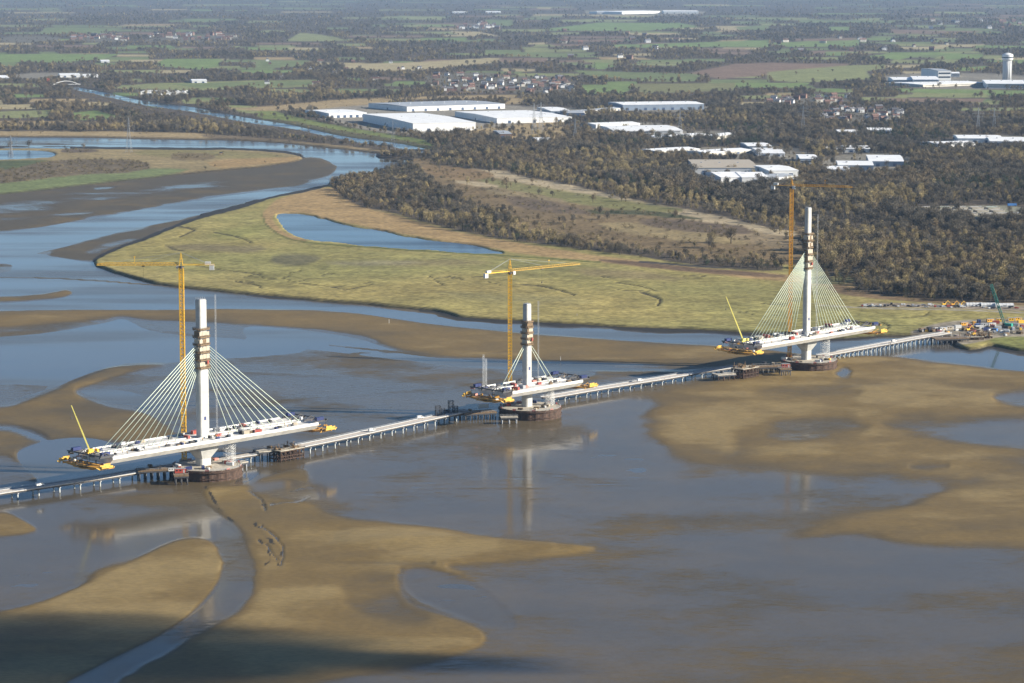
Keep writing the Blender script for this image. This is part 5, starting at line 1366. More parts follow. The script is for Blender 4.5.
def shed(label, A, B, C, ht, wall='wallw', roof='roofw', pitch=.05, bays=1, doors=4, dcol='walld', cat='warehouse', win=False, sidewall=None):
    b, x_, y_, L_, W_ = rect_from(A, B, C)
    rz = math.atan2(x_.y, x_.x); flip = x_.x * y_.y - x_.y * y_.x < 0
    root = thing('warehouse' if cat == 'warehouse' else 'industrial_building', label, cat, b, rz)
    sy = -1 if flip else 1
    e_ = ht
    mb = MB(); mb.box((L_ / 2, sy * W_ / 2, e_ / 2 - .5), (L_, W_, e_ + 1)); mb.obj('wall', M[wall], root)
    mb = MB()
    nb = bays; bw = W_ / nb
    for k in range(nb):
        y0, y1 = k * bw, (k + 1) * bw; r_ = min(bw * .5 * pitch * 2, 1.8 if pitch < .15 else 4) + .2; o_ = .5
        prof = [(y0 - (o_ if k == 0 else 0), e_), (y1 + (o_ if k == nb - 1 else 0), e_), (y1 + (o_ if k == nb - 1 else 0), e_ + .5), ((y0 + y1) / 2, e_ + .5 + r_), (y0 - (o_ if k == 0 else 0), e_ + .5)]
        ring = [[(xx, sy * yy, zz + .02) for yy, zz in prof] for xx in (-.5, L_ + .5)]
        mb.loft(ring if sy > 0 else [q[::-1] for q in ring])
    mb.obj('roof', M[roof], root)
    for k in range(doors):
        xx = L_ * (k + .5) / doors; m2 = MB(); m2.box((xx, -sy * .12, min(2.6, ht * .33)), (min(6.0, L_ / doors * .55), .2, min(5.2, ht * .6))); m2.obj('loading_door', M[dcol], root)
    if win:
        for zz in ((ht * .35, ht * .75) if ht > 8 else (ht * .55,)):
            m2 = MB(); m2.box((L_ / 2, -sy * .15, zz), (L_ * .92, .2, ht * .16)); m2.obj('window_band', M['window'], root)
    if W_ > 18 and L_ > 30:
        for k in range(min(int(L_ / 16), 12)):
            m2 = MB(); m2.box((10 + k * (L_ - 16) / max(1, min(int(L_ / 16), 12) - 1) if L_ > 40 else 12 + k * 12, sy * W_ * .5, e_ + .62 + .1), (1.6, W_ * .82, .16)); m2.obj('roof_light', M['roofg'], root)
    m2 = MB(); m2.box((-.12, sy * W_ / 2, 2.2), (.2, 5, 4)); m2.obj('side_door', M[dcol], root)
    nr = int(L_ / 28)
    for k in range(min(nr, 8)):
        m2 = MB(); m2.box((14 + k * 28, sy * bw * .35, e_ + 1.6 + bw * .3 * pitch), (3, 2, 1.4), taper=.85); m2.obj('roof_vent', M['roofg'], root)
    return root
shed("large white warehouse nearest the canal with long blue grey side wall", (363,121.5), (413,131.5), (477,130.5), 15, doors=2, sidewall='wallg')
shed("white warehouse left of the cluster with a row of dark blue doors", (305,114.5), (329,118), (366,117), 9, doors=6, win=False)
shed("long grey roofed warehouse at the back of the white cluster", (380,107.5), (407,111.5), (505,108.5), 10, roof='roofg', wall='wallw', doors=8)
shed("broad white warehouse with a wide low curved roof right of the cluster", (455,116.5), (497,123.5), (552,119), 10, pitch=.09, doors=3)
shed("small grey and white shed at the right edge of the white cluster", (537,110.5), (551,114.5), (566,113), 7, roof='roofw', wall='wallg', doors=2)
shed("dark blue block beside the small grey and white shed", (560,114.5), (566,117), (580,115), 8, wall='walld', roof='roofg', doors=2)
shed("pale roofed low shed reaching right from the dark blue block", (580,112.5), (582,114), (626,110), 5, wall='cream2', roof='roofg', doors=3)
shed("long blue grey warehouse with white roof edge standing alone", (621,107.5), (623,110.5), (704,109.5), 12, wall='wallg', roof='roofw', doors=9)
shed("white office block with strip windows in front of the business park", (600,130.5), (614,136), (677,133.5), 9, win=True, doors=0, cat='office')
shed("low white office wing behind the strip windowed block", (593,126.5), (596,128.5), (640,127), 7, win=True, doors=0, cat='office')
shed("cream shed right of the strip windowed office", (672,138), (675,140.5), (709,138), 6, wall='cream2', doors=3)
shed("small white shed below the strip windowed office", (650,138), (652,140.5), (668,140), 5, doors=2)
shed("cream shed at the right end of the business park row", (714,137), (717,139.5), (736,136.5), 5, wall='cream2', doors=2)
shed("low cream shed in the second row of the estate", (655,151.5), (657,154.5), (700,152), 5, wall='cream2', doors=4)
shed("long low pale shed beneath the grey gabled unit", (704,153), (706,156), (752,153), 5, wall='cream2', roof='roofw', doors=5)
shed("grey gabled unit rising above the long low pale shed", (740,147), (748,150.5), (767,148.5), 7, wall='wallg', doors=2)
shed("pale shed left of the white windowed unit", (752,151), (758,156.5), (780,152.5), 5, doors=2)
shed("white windowed unit at the right end of the estate's middle row", (796,159.5), (800,164), (816,162), 8, win=True, doors=0)
shed("broad cream walled warehouse behind the small dark sided sheds", (688,165.5), (694,174), (754,170.5), 9, wall='wallw', roof='cream', doors=3)
shed("small shed with dark left side, first of the front row", (701,177.5), (721,182.5), (734,178), 7, doors=1, pitch=.16)
shed("small shed with dark left side, second of the front row", (730,177.5), (742,182.5), (757,178), 7, doors=1, pitch=.16)
shed("white flat roofed warehouse right of the small dark sided sheds", (750,171.5), (769,177), (789,174), 9, doors=2)
shed("low pale shed in front of the white flat roofed warehouse", (760,178.5), (771,182), (797,179), 5, roof='roofg', doors=2)
shed("blue grey fronted factory with long window band", (836,166), (838,170.5), (873,170), 8, wall='wallg', doors=4)
shed("white roofed factory behind the blue grey fronted one", (866,160), (869,166.5), (903,165.5), 8, wall='wallg', doors=2)
shed("small white factory hall at the left of the blue grey fronted one", (823,170), (828,173.5), (848,172), 6, doors=1)
shed("small white hall above the factory with the window band", (841,149), (845,152.5), (868,151), 6, doors=2)
shed("tiny cream hall left of the small white hall", (823,150), (827,152.5), (838,151.5), 5, wall='cream2', doors=1)
shed("pale low shed beside the row of conifers", (835,133), (838,135.5), (855,134.5), 6, doors=1)
shed("long pale low shed among the row of conifers", (866,131), (868,133.5), (891,132.5), 6, doors=2)
shed("long pale warehouse at the right edge behind the woods", (953,139.5), (958,143), (1001,142), 8, doors=4)
shed("white warehouse cut by the right edge of the picture", (986,141.5), (990,146), (1034,144.5), 8, doors=3, win=True)
shed("low pale shed in front of the long warehouse at the right edge", (935,144.5), (937,147), (976,146), 5, doors=3)
shed("tan works building of the treatment plant", (984,217), (987,220.5), (999,219.5), 5, wall='cream', roof='oldconc', doors=1, cat='works building')
shed("grey works building at the right edge of the treatment plant", (1009,217), (1014,222), (1030,220.5), 6, wall='wallg', doors=1, cat='works building')
shed("ruined brick building beside the warehouse cluster", (493,135), (500,138.5), (510,137.5), 8, wall='brick', roof='roofg', doors=2, cat='brick building')
shed("low pale shed between the brick building and the business park", (532,140.5), (536,143), (551,142), 5, doors=2)
shed("white halls at the foot of the far left hills", (58,76), (60,77.5), (79,76.5), 7, doors=2)
shed("small white hall beside the far left hall", (82,76), (84,77.5), (97,76.5), 5, doors=1)
shed("grey hall at the left edge by the road", (-14,78), (-10,80.5), (8,79.5), 7, wall='wallg', doors=2)
shed("white farm sheds among the fields above the canal", (190,81.5), (192,83), (206,82.2), 6, doors=2)
shed("low white farm building on the green field edge", (100,61.5), (101,62.6), (109,62), 5, doors=1)
for lab, a, b, c in (("leftmost of the long white sheds on the far plain", (596,13.2), (597,14), (616,13.4)), ("longest of the long white sheds on the far plain", (620,13), (622,14.2), (660,13.2)), ("rightmost of the long white sheds on the far plain", (662,12.6), (664,13.6), (697,13))):
    shed(lab, a, b, c, 14, doors=5)
shed("far white shed right of the upper plain", (452,12.8), (453,13.5), (466,13), 8, doors=2)
shed("far white shed near the top of the plain", (485,12.4), (486,13.2), (500,12.6), 8, doors=2)
for lab, a, b, c, hh, wl in (("white laboratory block left of the round tower", (888,80.5), (893,83.3), (911,82), 9, 'wallw'), ("grey blue laboratory hall in front of the tall hall", (910,81), (913,84.5), (937,82.8), 13, 'wallg'),
    ("tall blue roofed laboratory hall with bright end wall", (921,78), (938,80.5), (948,80), 26, 'wallw'), ("long low pale laboratory wing before the round tower", (921,84), (923,87.2), (985,85), 6, 'cream2'),
    ("white laboratory wing at the foot of the round tower", (982,84.5), (986,88.5), (1034,86), 12, 'wallw'), ("small white block beside the low laboratory wing", (950,75.5), (952,77), (959,76.5), 10, 'wallw')):
    shed(lab, a, b, c, hh, wall=wl, roof='roofg' if hh > 20 else 'roofw', doors=0, win=True, cat='laboratory')
# round white tower of the laboratory
c = at(1007, 80.5, LZ); rt = thing('laboratory_tower', "tall fluted white tower with a wider drum at its top", 'tower', c)
sc = (c.length) / F
def ring(r, zz, n=32, ph=0): return [(r * math.cos(2 * math.pi * k / n + ph), r * math.sin(2 * math.pi * k / n + ph), zz) for k in range(n)]
mb = MB(); mb.loft([ring(11.5, -1), ring(11.5, 54)], smooth=True)
for k in range(12): mb.bar((11.8 * math.cos(k * .5236), 11.8 * math.sin(k * .5236), 0), (11.8 * math.cos(k * .5236), 11.8 * math.sin(k * .5236), 54), 1.0)
mb.obj('shaft', M['white'], rt)
mb = MB(); mb.loft([ring(11.6, 53.8), ring(15, 57), ring(15, 70), ring(11, 72.5), ring(4, 75)]); mb.obj('drum', M['wallw'], rt)
mb = MB(); mb.loft([ring(15.1, 61), ring(15.1, 64)], cap=False); mb.obj('window_band', M['window'], rt)
mb = MB(); mb.bar((2, 0, 75), (2, 0, 84), .5); mb.obj('roof_mast', M['grey'], rt)

# ------------------------------------------------------------------ houses, each its own
def house_mesh(seed, wall, roof, L_=11, W_=8, ht=5.4):
    mb = MB(); mb.box((0, 0, ht / 2 - .4), (L_, W_, ht + .8))
    prof = [(-W_ / 2 - .4, ht), (W_ / 2 + .4, ht), (0, ht + 3.4)]
    mb.loft([[(-L_ / 2 - .3, a, b_ + .02) for a, b_ in prof], [(L_ / 2 + .3, a, b_ + .02) for a, b_ in prof]], mi=1)
    mb.box((L_ * .3, 0, ht + 3.5), (.9, .7, 1.8), mi=0)
    for sx in (-3, 0, 3):
        for zz in (1.5, 4.0): mb.box((sx, -W_ / 2 - .02, zz), (1.3, .1, 1.2), mi=2); mb.box((sx, W_ / 2 + .02, zz), (1.3, .1, 1.2), mi=2)
    return mb.mesh("house", [M[wall], M[roof], M['window']])
HM = {('brick', 'tilered'): house_mesh(1, 'brick', 'tilered'), ('brick', 'tilegrey'): house_mesh(2, 'brick', 'tilegrey', 13), ('wallw', 'tilegrey'): house_mesh(3, 'wallw', 'tilegrey', 12, 9), ('cream2', 'tilered'): house_mesh(4, 'cream2', 'tilered', 16, 8)}
HL = {('brick', 'tilered'): 'red brick house with red roof', ('brick', 'tilegrey'): 'red brick house with slate roof', ('wallw', 'tilegrey'): 'white walled house with slate roof', ('cream2', 'tilered'): 'cream house with red roof'}
HK = list(HM)
VILL = [((70,36.5),(128,41),26,'in the far village at upper left',1.5), ((148,35),(238,41),34,'in the far village above the long field',1.5), ((507,78),(573,93),48,'in the village beside the bright green field',1.0), ((768,97),(850,105),30,'in the estate below the long pale field',1.0),
        ((822,109),(903,122),40,'in the estate right of the transmission line',1.0), ((428,74),(510,92),46,'in the village behind the white warehouses',1.0), ((456,25),(498,29),18,'in the small village under the horizon',1.6), ((930,20),(1020,30),14,'in the scattered farms at upper right',1.6), ((256,58),(420,90),20,'among the copses left of the straw field',1.0), ((560,30),(680,60),14,'among the far green fields',1.4), ((770,38),(960,52),16,'on the green plain left of the round tower',1.4)]
for (a, b, n, place, sz) in VILL:
    for k in range(n):
        u, v = random.uniform(a[0], b[0]), random.uniform(a[1], b[1])
        hk = HK[random.choices(range(4), (4, 3, 4, 3))[0]]
        o = bpy.data.objects.new('house', HM[hk]); COL.objects.link(o)
        p = at(u, v, LZ); o.location = p; o.rotation_euler = (0, 0, random.choice([.2, .2, 1.75, -.3]) + random.uniform(-.15, .15)); s_ = sz * random.uniform(.9, 1.3); o.scale = (s_, s_, s_)
        tag(o, f"{HL[hk]} {place}", 'house', f"{HL[hk]}s {place}")
# caravans by the canal and white trailers in the yard
def caravan_mesh():
    mb = MB(); prof = [(-4.5, .5), (4.5, .5), (4.6, 1.8), (4.2, 3.0), (-4.2, 3.0), (-4.6, 1.8)]
    mb.loft([[(px, -1.6, pz) for px, pz in prof], [(px, 1.6, pz) for px, pz in prof]][::-1])
    for sx in (-2.5, 0, 2.5): mb.box((sx, -1.62, 2.0), (1.3, .06, .8), mi=1); mb.box((sx, 1.62, 2.0), (1.3, .06, .8), mi=1)
    mb.bar((0, -1.5, .35), (0, 1.5, .35), .35, mi=2, n=8)
    return mb.mesh("caravan", [M['white'], M['window'], M['tyre']])
CV = caravan_mesh()
for k in range(46):
    o = bpy.data.objects.new('caravan', CV); COL.objects.link(o); o.location = at(random.uniform(138, 188), random.uniform(91.5, 95.5), LZ); o.rotation_euler = (0, 0, random.choice([.4, 1.9]) + random.uniform(-.2, .2)); o.scale = (1.3, 1.3, 1.3)
    tag(o, "white caravan in the caravan park above the canal bend", 'caravan', "white caravans in the park above the canal bend")
def trailer_mesh():
    mb = MB(); mb.box((0, 0, 2.6), (12, 2.5, 2.8)); mb.box((0, 0, 1.05), (12, 1.2, .25), mi=1)
    for sx in (-5, -3.7, -2.4):
        for sy in (-1, 1): mb.bar((sx, sy - .2, .5), (sx, sy + .2, .5), .5, mi=1, n=8)
    mb.box((4.6, 0, .6), (.3, 1.4, 1.0), mi=1)
    return mb.mesh("lorry_trailer", [M['white'], M['dark']])
TM = trailer_mesh()
for k, (u, v) in enumerate(((723,189.5),(729,190.5),(738,190),(744,191),(752,190.8),(757,191.5),(764,191),(770,191.8),(733,192.3),(748,188.5))):
    o = bpy.data.objects.new('lorry_trailer', TM); COL.objects.link(o); o.location = at(u, v, LZ); o.rotation_euler = (0, 0, random.choice([.1, .9, .5])); tag(o, "white lorry trailer parked in the yard left of the orange crane jib", 'lorry trailer', "white trailers parked in the yard left of the orange jib")
o = bpy.data.objects.new('lorry_trailer', trailer_mesh()); o.data.materials[0] = M['yellow']; COL.objects.link(o); o.location = at(664, 181.5, LZ); o.rotation_euler = (0, 0, .1); tag(o, "yellow lorry trailer at the edge of the hedge", 'lorry trailer')
o = bpy.data.objects.new('lorry_trailer', trailer_mesh()); o.data.materials[0] = M['sky']; COL.objects.link(o); o.location = at(1012, 206.5, LZ); o.rotation_euler = (0, 0, .1); tag(o, "blue lorry trailer above the treatment plant", 'lorry trailer')
# treatment plant: rows of open tanks
def tank(u, v, L_, W_, rz, label, rnd=False, group=None):
    t_ = thing('settling_tank', label, 'tank', at(u, v, LZ), rz, group)
    mb = MB()
    if rnd: mb.loft([ring(L_, -.5), ring(L_, 2.2), ring(L_ - .8, 2.2), ring(L_ - .8, 1.2)], cap=False)
    else:
        for sx, sy, a, b_ in ((0, -1, L_, .6), (0, 1, L_, .6), (-1, 0, .6, W_), (1, 0, .6, W_), (0, 0, L_, .5)): mb.box((sx * L_ / 2, sy * W_ / 2, .8), (a, b_, 2.4))
    mb.obj('tank_wall', M['oldconc'], t_)
    mb = MB()
    if rnd: mb.loft([ring(L_ - .9, 1.0), ring(L_ - .9, 1.5)])
    else: mb.box((0, 0, .9), (L_ - .8, W_ - .8, 1.0))
    mb.obj('tank_water', M['green'] if random.random() < .2 else M['conc_dark'], t_)
    mb = MB(); mb.bar((-L_ * .5, 0, 2.8), (L_ * .5, 0, 2.8), .35); mb.obj('walkway', M['galv'], t_)
for j, vv in enumerate((208.5, 211.5, 214.8)):
    for k in range(5): tank(928 + k * 16 + j * 5, vv, 15, 16, .15, f"open rectangular tank of the treatment plant, {['back','middle','front'][j]} row", group=f"open rectangular tanks, {['back','middle','front'][j]} row of the treatment plant")

# ------------------------------------------------------------------ electricity pylons
def power_pylon(u, v, ht, rz, label):
    t_ = thing('electricity_pylon', label, 'electricity pylon', at(u, v, LZ), rz)
    mb = MB(); w0 = ht * .15
    def leg(z_): 
        f = z_ / ht; return (w0 * (1 - f) ** 1.25 + .8) / 2
    zs = [0, ht * .14, ht * .27, ht * .39, ht * .5, ht * .6, ht * .7, ht * .8, ht * .9, ht]
    for z0, z1 in zip(zs[:-1], zs[1:]):
        a, b_ = leg(z0), leg(z1); cs = [(-1, -1), (1, -1), (1, 1), (-1, 1)]
        for k in range(4):
            c0, c1 = cs[k], cs[(k + 1) % 4]
            mb.bar((c0[0] * a, c0[1] * a, z0), (c0[0] * b_, c0[1] * b_, z1), .17); mb.bar((c0[0] * a, c0[1] * a, z0), (c1[0] * b_, c1[1] * b_, z1), .09); mb.bar((c1[0] * a, c1[1] * a, z0), (c0[0] * b_, c0[1] * b_, z1), .09); mb.bar((c0[0] * b_, c0[1] * b_, z1), (c1[0] * b_, c1[1] * b_, z1), .12)
    mb.obj('lattice_body', M['grey'], t_)
    for zz, w_ in ((ht * .62, 9), (ht * .76, 12), (ht * .9, 8)):
        mb = MB()
        for s_ in (-1, 1):
            mb.bar((0, 0, zz + 1.4), (s_ * w_, 0, zz), .17); mb.bar((0, 0, zz - .4), (s_ * w_, 0, zz), .17); mb.bar((s_ * w_ * .95, 0, zz), (s_ * w_ * .95, 0, zz - 3.2), .16)
        mb.obj('cross_arm', M['grey'], t_)
for u, v, ht, lab in ((129,152.5,58,"grey lattice pylon on the reedy island in the bend"), (11,158,36,"grey lattice pylon beside the small lake at the left edge"), (393,153,56,"grey lattice pylon on the spit before the warehouses"), (534,134,58,"grey lattice pylon left of the business park"), (541,133,58,"grey lattice pylon close beside its twin by the business park"),
    (575,141,40,"thin grey lattice pylon at the low pale shed"), (680,133,46,"grey lattice pylon behind the business park"), (803,131,48,"grey lattice pylon above the estate woods"), (896,126,34,"short grey lattice pylon above the conifers"), (978,132,46,"grey lattice pylon left of the right edge warehouses"), (994,131,44,"grey lattice pylon above the right edge warehouses")):
    power_pylon(u, v, ht, random.uniform(-.3, .3), lab)
# far road bridge over the canal, with its red mast
t_ = thing('canal_bridge', "white arched footbridge over the canal with a red lattice mast beside it", 'bridge', at(66, 86, LZ), .35)
mb = MB(); n = 14
for k in range(n):
    f0, f1 = k / n, (k + 1) / n; z_ = lambda f: 4 + 9 * math.sin(math.pi * f)
    for sy in (-3, 3): mb.bar((-35 + 70 * f0, sy, z_(f0)), (-35 + 70 * f1, sy, z_(f1)), .9)
mb.obj('arch', M['white'], t_)
mb = MB(); mb.box((0, 0, 4.4), (76, 7, 1.0)); mb.obj('deck', M['white'], t_)
mb = MB(); lattice(mb, (-46, 0, 0), (-46, 0, 20), 5, 6, .6, .4); mb.obj('lattice_mast', M['red'], t_)
# ------------------------------------------------------------------ things standing on the decks
random.seed(21)
def on_deck(key, x_, y_, dz=0.0): 
    r_ = TW[key]; return r_.matrix_basis @ Vector((x_, y_, TOWERS[key]['deck'] + dz + .02))
def mobile_crane(label, loc, rz, lean, length, mat):
    t_ = thing('mobile_crane', label, 'mobile crane', loc, rz)
    mb = MB(); mb.box((0, 0, 1.1), (8.5, 2.6, .7)); mb.box((3.6, 0, 2.0), (1.6, 2.5, 1.6), taper=.9); mb.obj('carrier', M[mat], t_)
    for sx in (-3, -1.4, 1.6, 3.2):
        mb = MB()
        for sy in (-1.15, 1.15): mb.bar((sx, sy - .25, .6), (sx, sy + .25, .6), .62, n=10)
        mb.obj('wheel', M['tyre'], t_)
    mb = MB(); mb.box((-1.2, .2, 2.3), (3.8, 2.3, 1.6)); mb.box((-2.9, 0, 2.1), (1.2, 2.6, 1.5)); mb.obj('slewing_body', M[mat], t_)
    mb = MB(); mb.box((0.6, 1.5, 2.6), (1.8, 1.0, 1.8), taper=.85); mb.obj('cab', M['glass'], t_)
    mb = MB(); b0 = Vector((-2, 0, 2.8)); d = Vector((lean[0], lean[1], 1)).normalized()
    mb.bar(b0, b0 + d * length * .45, .62, .6); mb.bar(b0 + d * length * .42, b0 + d * length * .75, .48, .46); mb.bar(b0 + d * length * .72, b0 + d * length, .36, .34); mb.obj('boom', M['lime'], t_)
    mb = MB(); tip = b0 + d * length; mb.bar(tip, tip - Vector((0, 0, length * .25)), .06); mb.box(tip - Vector((0, 0, length * .25 + .6)), (.5, .4, 1.2)); mb.obj('hook_rope', M['dark'], t_)
    return t_
mobile_crane("mobile crane with pale yellow boom at the left end of the nearest deck", on_deck('north', -84, 4), BRZ, (-.30, .22), 29, 'yellow')
mobile_crane("mobile crane with pale yellow boom at the left end of the tallest tower's deck", on_deck('south', -72, 6), BRZ, (-.36, .22), 36, 'lime')
def crawler(label, loc, rz, pts, mat, length):
    t_ = thing('crawler_crane', label, 'crawler crane', loc, rz)
    for sy in (-2.4, 2.4):
        mb = MB(); mb.box((0, sy, .7), (7.5, 1.1, 1.2), taper=.92); mb.obj('crawler_track', M['dark'], t_)
    mb = MB(); mb.box((-1.5, 0, 2.6), (7, 3.4, 2.4)); mb.box((-4.8, 0, 2.5), (1.6, 3.8, 2.2)); mb.obj('body', M[mat], t_)
    mb = MB(); mb.box((1.6, 1.6, 2.7), (2.0, 1.3, 2.2), taper=.9); mb.obj('cab', M['glass'], t_)
    mb = MB(); lattice(mb, (1.2, 0, 2.0), pts, 1.9, int(length / 2.6), .26, .16); mb.obj('lattice_boom', M[mat], t_)
    mb = MB(); mb.bar((-3, 0, 3.5), (-1.5, 0, 9), .2); mb.bar((-1.5, 0, 9), pts, .06); mb.bar(pts, (pts[0] + .4, pts[1], pts[2] * .45), .06); mb.obj('rope', M['grey'], t_)
    return t_
crawler("green crawler crane with raised lattice boom on the far bank works", at(1006, 327.5, LZ), 2.6, (13, 4, 37), 'green', 40)
t_ = thing('piling_rig', "thin white piling mast standing at the left end of the midstream deck", 'piling rig', on_deck('middle', -34, 10), BRZ)
mb = MB(); lattice(mb, (0, 0, 0), (0, 0, 24), 1.0, 6, .05, .025); lattice(mb, (2.6, 0, 0), (2.6, 0, 21), .8, 5, .05, .025); mb.obj('mast', M['white'], t_)
mb = MB(); mb.box((1, 0, .8), (5, 3, 1.6), taper=.9); mb.obj('base_unit', M['blue'], t_)

PL = {'north': "on the nearest deck", 'middle': "on the midstream deck", 'south': "on the tallest tower's deck"}
CN = {'red': 'red', 'blue': 'blue', 'white': 'white', 'cream': 'cream', 'dark': 'black', 'brown': 'brown', 'pink': 'faded red', 'sky': 'light blue', 'yellow': 'yellow', 'orange': 'orange', 'galv': 'grey', 'green': 'green', 'grey': 'grey'}
def sideof(key, x_, y_):
    H_ = TOWERS[key]['half']; q = 'left' if x_ < 0 else 'right'
    f = abs(x_) / (H_[0] if x_ < 0 else H_[1])
    return f"{'just' if f < .3 else ('midway' if f < .65 else 'far')} {q} of the shaft, {'near' if y_ < 0 else 'far'} side"
KINDC = {'container': ('site_container', 'site container', 'container'), 'cabin': ('site_cabin', 'site cabin', 'site cabin'), 'generator': ('generator', 'generator set', 'generator'), 'stack': ('material_stack', 'board stack', 'material stack'), 'van': ('parked_van', 'van', 'van')}
DECKS = {'north': (-84, 76, 52), 'middle': (-31, 39, 24), 'south': (-72, 68, 46)}
for key, (x0, x1, n) in DECKS.items():
    for k in range(n):
        x_ = random.uniform(x0, x1); y_ = random.choice([random.uniform(-14.5, -6), random.uniform(5, 14.5), random.uniform(6, 14.5)])
        if abs(x_) < 8 and abs(y_) < 6: continue
        kd = random.choices(['stack', 'generator', 'container', 'cabin', 'van'], (9, 8, 1.6, .7, 1.2))[0]
        mt_ = {'stack': random.choice(['dark', 'brown', 'cream', 'pink', 'dark']), 'generator': random.choice(['dark', 'dark', 'grey', 'dark', 'blue', 'dark']), 'container': random.choice(['red', 'grey', 'cream', 'red']), 'cabin': random.choice(['white', 'cream']), 'van': 'white'}[kd]
        sc_ = random.uniform(.6, 1.0) if kd in ('stack', 'generator') else .9
        nm, what, cat = KINDC[kd]; sd_ = sideof(key, x_, y_)
        put(kd, mt_, on_deck(key, x_, y_), BRZ + random.choice([0, 0, 1.57]) + random.uniform(-.2, .2), nm, f"{CN[mt_]} {what} {PL[key]}, {sd_}", cat, f"{CN[mt_]} {what}s {PL[key]}, {sd_}", sc_)
for key in TOWERS:   # bright red hoist cabins at the foot of each shaft
    put('cabin', 'red', on_deck(key, TOWERS[key]['a'][1] / 2 + 5.2, -4.5), BRZ, 'site_cabin', f"red cabin at the foot of the {WHICH[key]} tower's shaft", 'site cabin', None, .62)
    put('container', 'red', on_deck(key, -9.5, 4.0), BRZ + 1.57, 'site_container', f"red container left of the {WHICH[key]} tower's shaft beside the crane mast", 'container', None, .7)
# people in bright vests on the decks
def worker(loc, rz, label, group):
    t_ = thing('person', label, 'person', loc, rz, group); t_.scale = (1.05,) * 3
    mb = MB()
    for sy in (-.11, .11): mb.loft([[(r * math.cos(a) + ox, sy + r * math.sin(a), zz) for a in np.linspace(0, 5.24, 6)] for r, zz, ox in ((.07, .0, .0), (.06, .12, 0), (.08, .45, .02), (.11, .85, 0))])
    mb.loft([[(r * math.cos(a) * .7, r * math.sin(a), zz) for a in np.linspace(0, 5.5, 8)] for r, zz in ((.19, .82), (.2, 1.0), (.24, 1.35), (.16, 1.48), (.06, 1.5), (.06, 1.56), (.11, 1.62), (.12, 1.7), (.09, 1.8), (.02, 1.83))])
    for sy in (-1, 1): mb.bar((0, sy * .24, 1.4), (.05, sy * .30, 1.1), .06, .05, n=6); mb.bar((.05, sy * .30, 1.1), (.2, sy * .26, .88), .05, .04, n=6)
    mb.obj('body', M['dark'], t_)
    mb = MB(); mb.loft([[(r * math.cos(a) * .75, r * math.sin(a), zz) for a in np.linspace(0, 5.5, 8)] for r, zz in ((.23, .85), (.24, 1.05), (.27, 1.36), (.18, 1.49))]); mb.obj('vest', M['orange'], t_)
    mb = MB(); mb.loft([[(r * math.cos(a), r * math.sin(a), zz) for a in np.linspace(0, 5.5, 8)] for r, zz in ((.15, 1.74), (.14, 1.82), (.06, 1.88))]); mb.obj('helmet', M['white'], t_)
for key, n in (('north', 10), ('south', 8), ('middle', 6)):
    for k in range(n):
        x_ = random.uniform(DECKS[key][0], DECKS[key][1]); y_ = random.uniform(-15, -6)
        worker(on_deck(key, x_, y_), random.uniform(0, 6), f"site worker in orange vest and white helmet {PL[key]}", f"site workers {PL[key]}")

# ------------------------------------------------------------------ on the islands and jetties
for key, T in TOWERS.items():
    root = TW[key]; zi = 6.98
    def isl(x_, y_): return root.matrix_basis @ Vector((x_, y_, zi))
    for k in range(13):
        a = random.uniform(0, 6.28); r_ = random.uniform(12, 18.5)
        kd = random.choice(['stack', 'stack', 'generator', 'container']); mt_ = random.choice({'stack': ['brown', 'cream', 'dark', 'pink'], 'generator': ['dark', 'yellow', 'white'], 'container': ['white', 'red', 'blue']}[kd])
        p = isl(r_ * math.cos(a), r_ * math.sin(a))
        q = 'left' if p.x < root.location.x else 'right'; w_ = 'front' if p.y < root.location.y else 'back'
        nm, what, cat = KINDC[kd]
        put(kd, mt_, p, random.uniform(0, 3), nm, f"{CN[mt_]} {what} on the {WHICH[key]} tower's island, {q} {w_}", cat, f"{CN[mt_]} {what}s on the {WHICH[key]} island, {q} {w_}", .75)
put('cabin', 'red', at(180, 473.0, 6.05), .25, 'site_cabin', "red and white cabin on the small landing before the nearest island", 'site cabin')
put('cabin', 'white', at(172, 471.0, 6.05 + .5), .25, 'site_cabin', "white cabin beside the red one left of the nearest island", 'site cabin', None, .7)
put('cabin', 'red', at(785.5, 367.4, 6.05), .2, 'site_cabin', "red cabin on the small landing before the tallest tower's island", 'site cabin')
put('container', 'white', at(483, 408.0, 5.55), .3, 'site_container', "long white container on the jetty left of the midstream island", 'container', None, 1.2)
for k, (u, v, zt, what) in enumerate(((150,467,6.55,"on the dark jetty left of the nearest island"), (160,468.5,6.55,"on the dark jetty left of the nearest island"), (455,412.5,5.05,"on the cluttered low jetty before midstream"), (447,412,5.05,"on the cluttered low jetty before midstream"), (470,411.5,5.55,"on the jetty left of midstream"), (764,363.5,6.05,"on the jetty left of the tallest tower"), (773,364.5,6.05,"on the jetty left of the tallest tower"), (722,373.2,5.55,"on the low platform left of the falsework"), (270,448.5,7.05,"on the pale platform by the nearest falsework"))):
    kd = ['stack', 'generator', 'stack'][k % 3]; mt_ = ['brown', 'dark', 'cream', 'dark'][k % 4]; nm, what2, cat = KINDC[kd]
    put(kd, mt_, at(u, v, zt), random.uniform(0, 3), nm, f"{CN[mt_]} {what2} {what}", cat, f"{CN[mt_]} {what2}s {what}", .9)
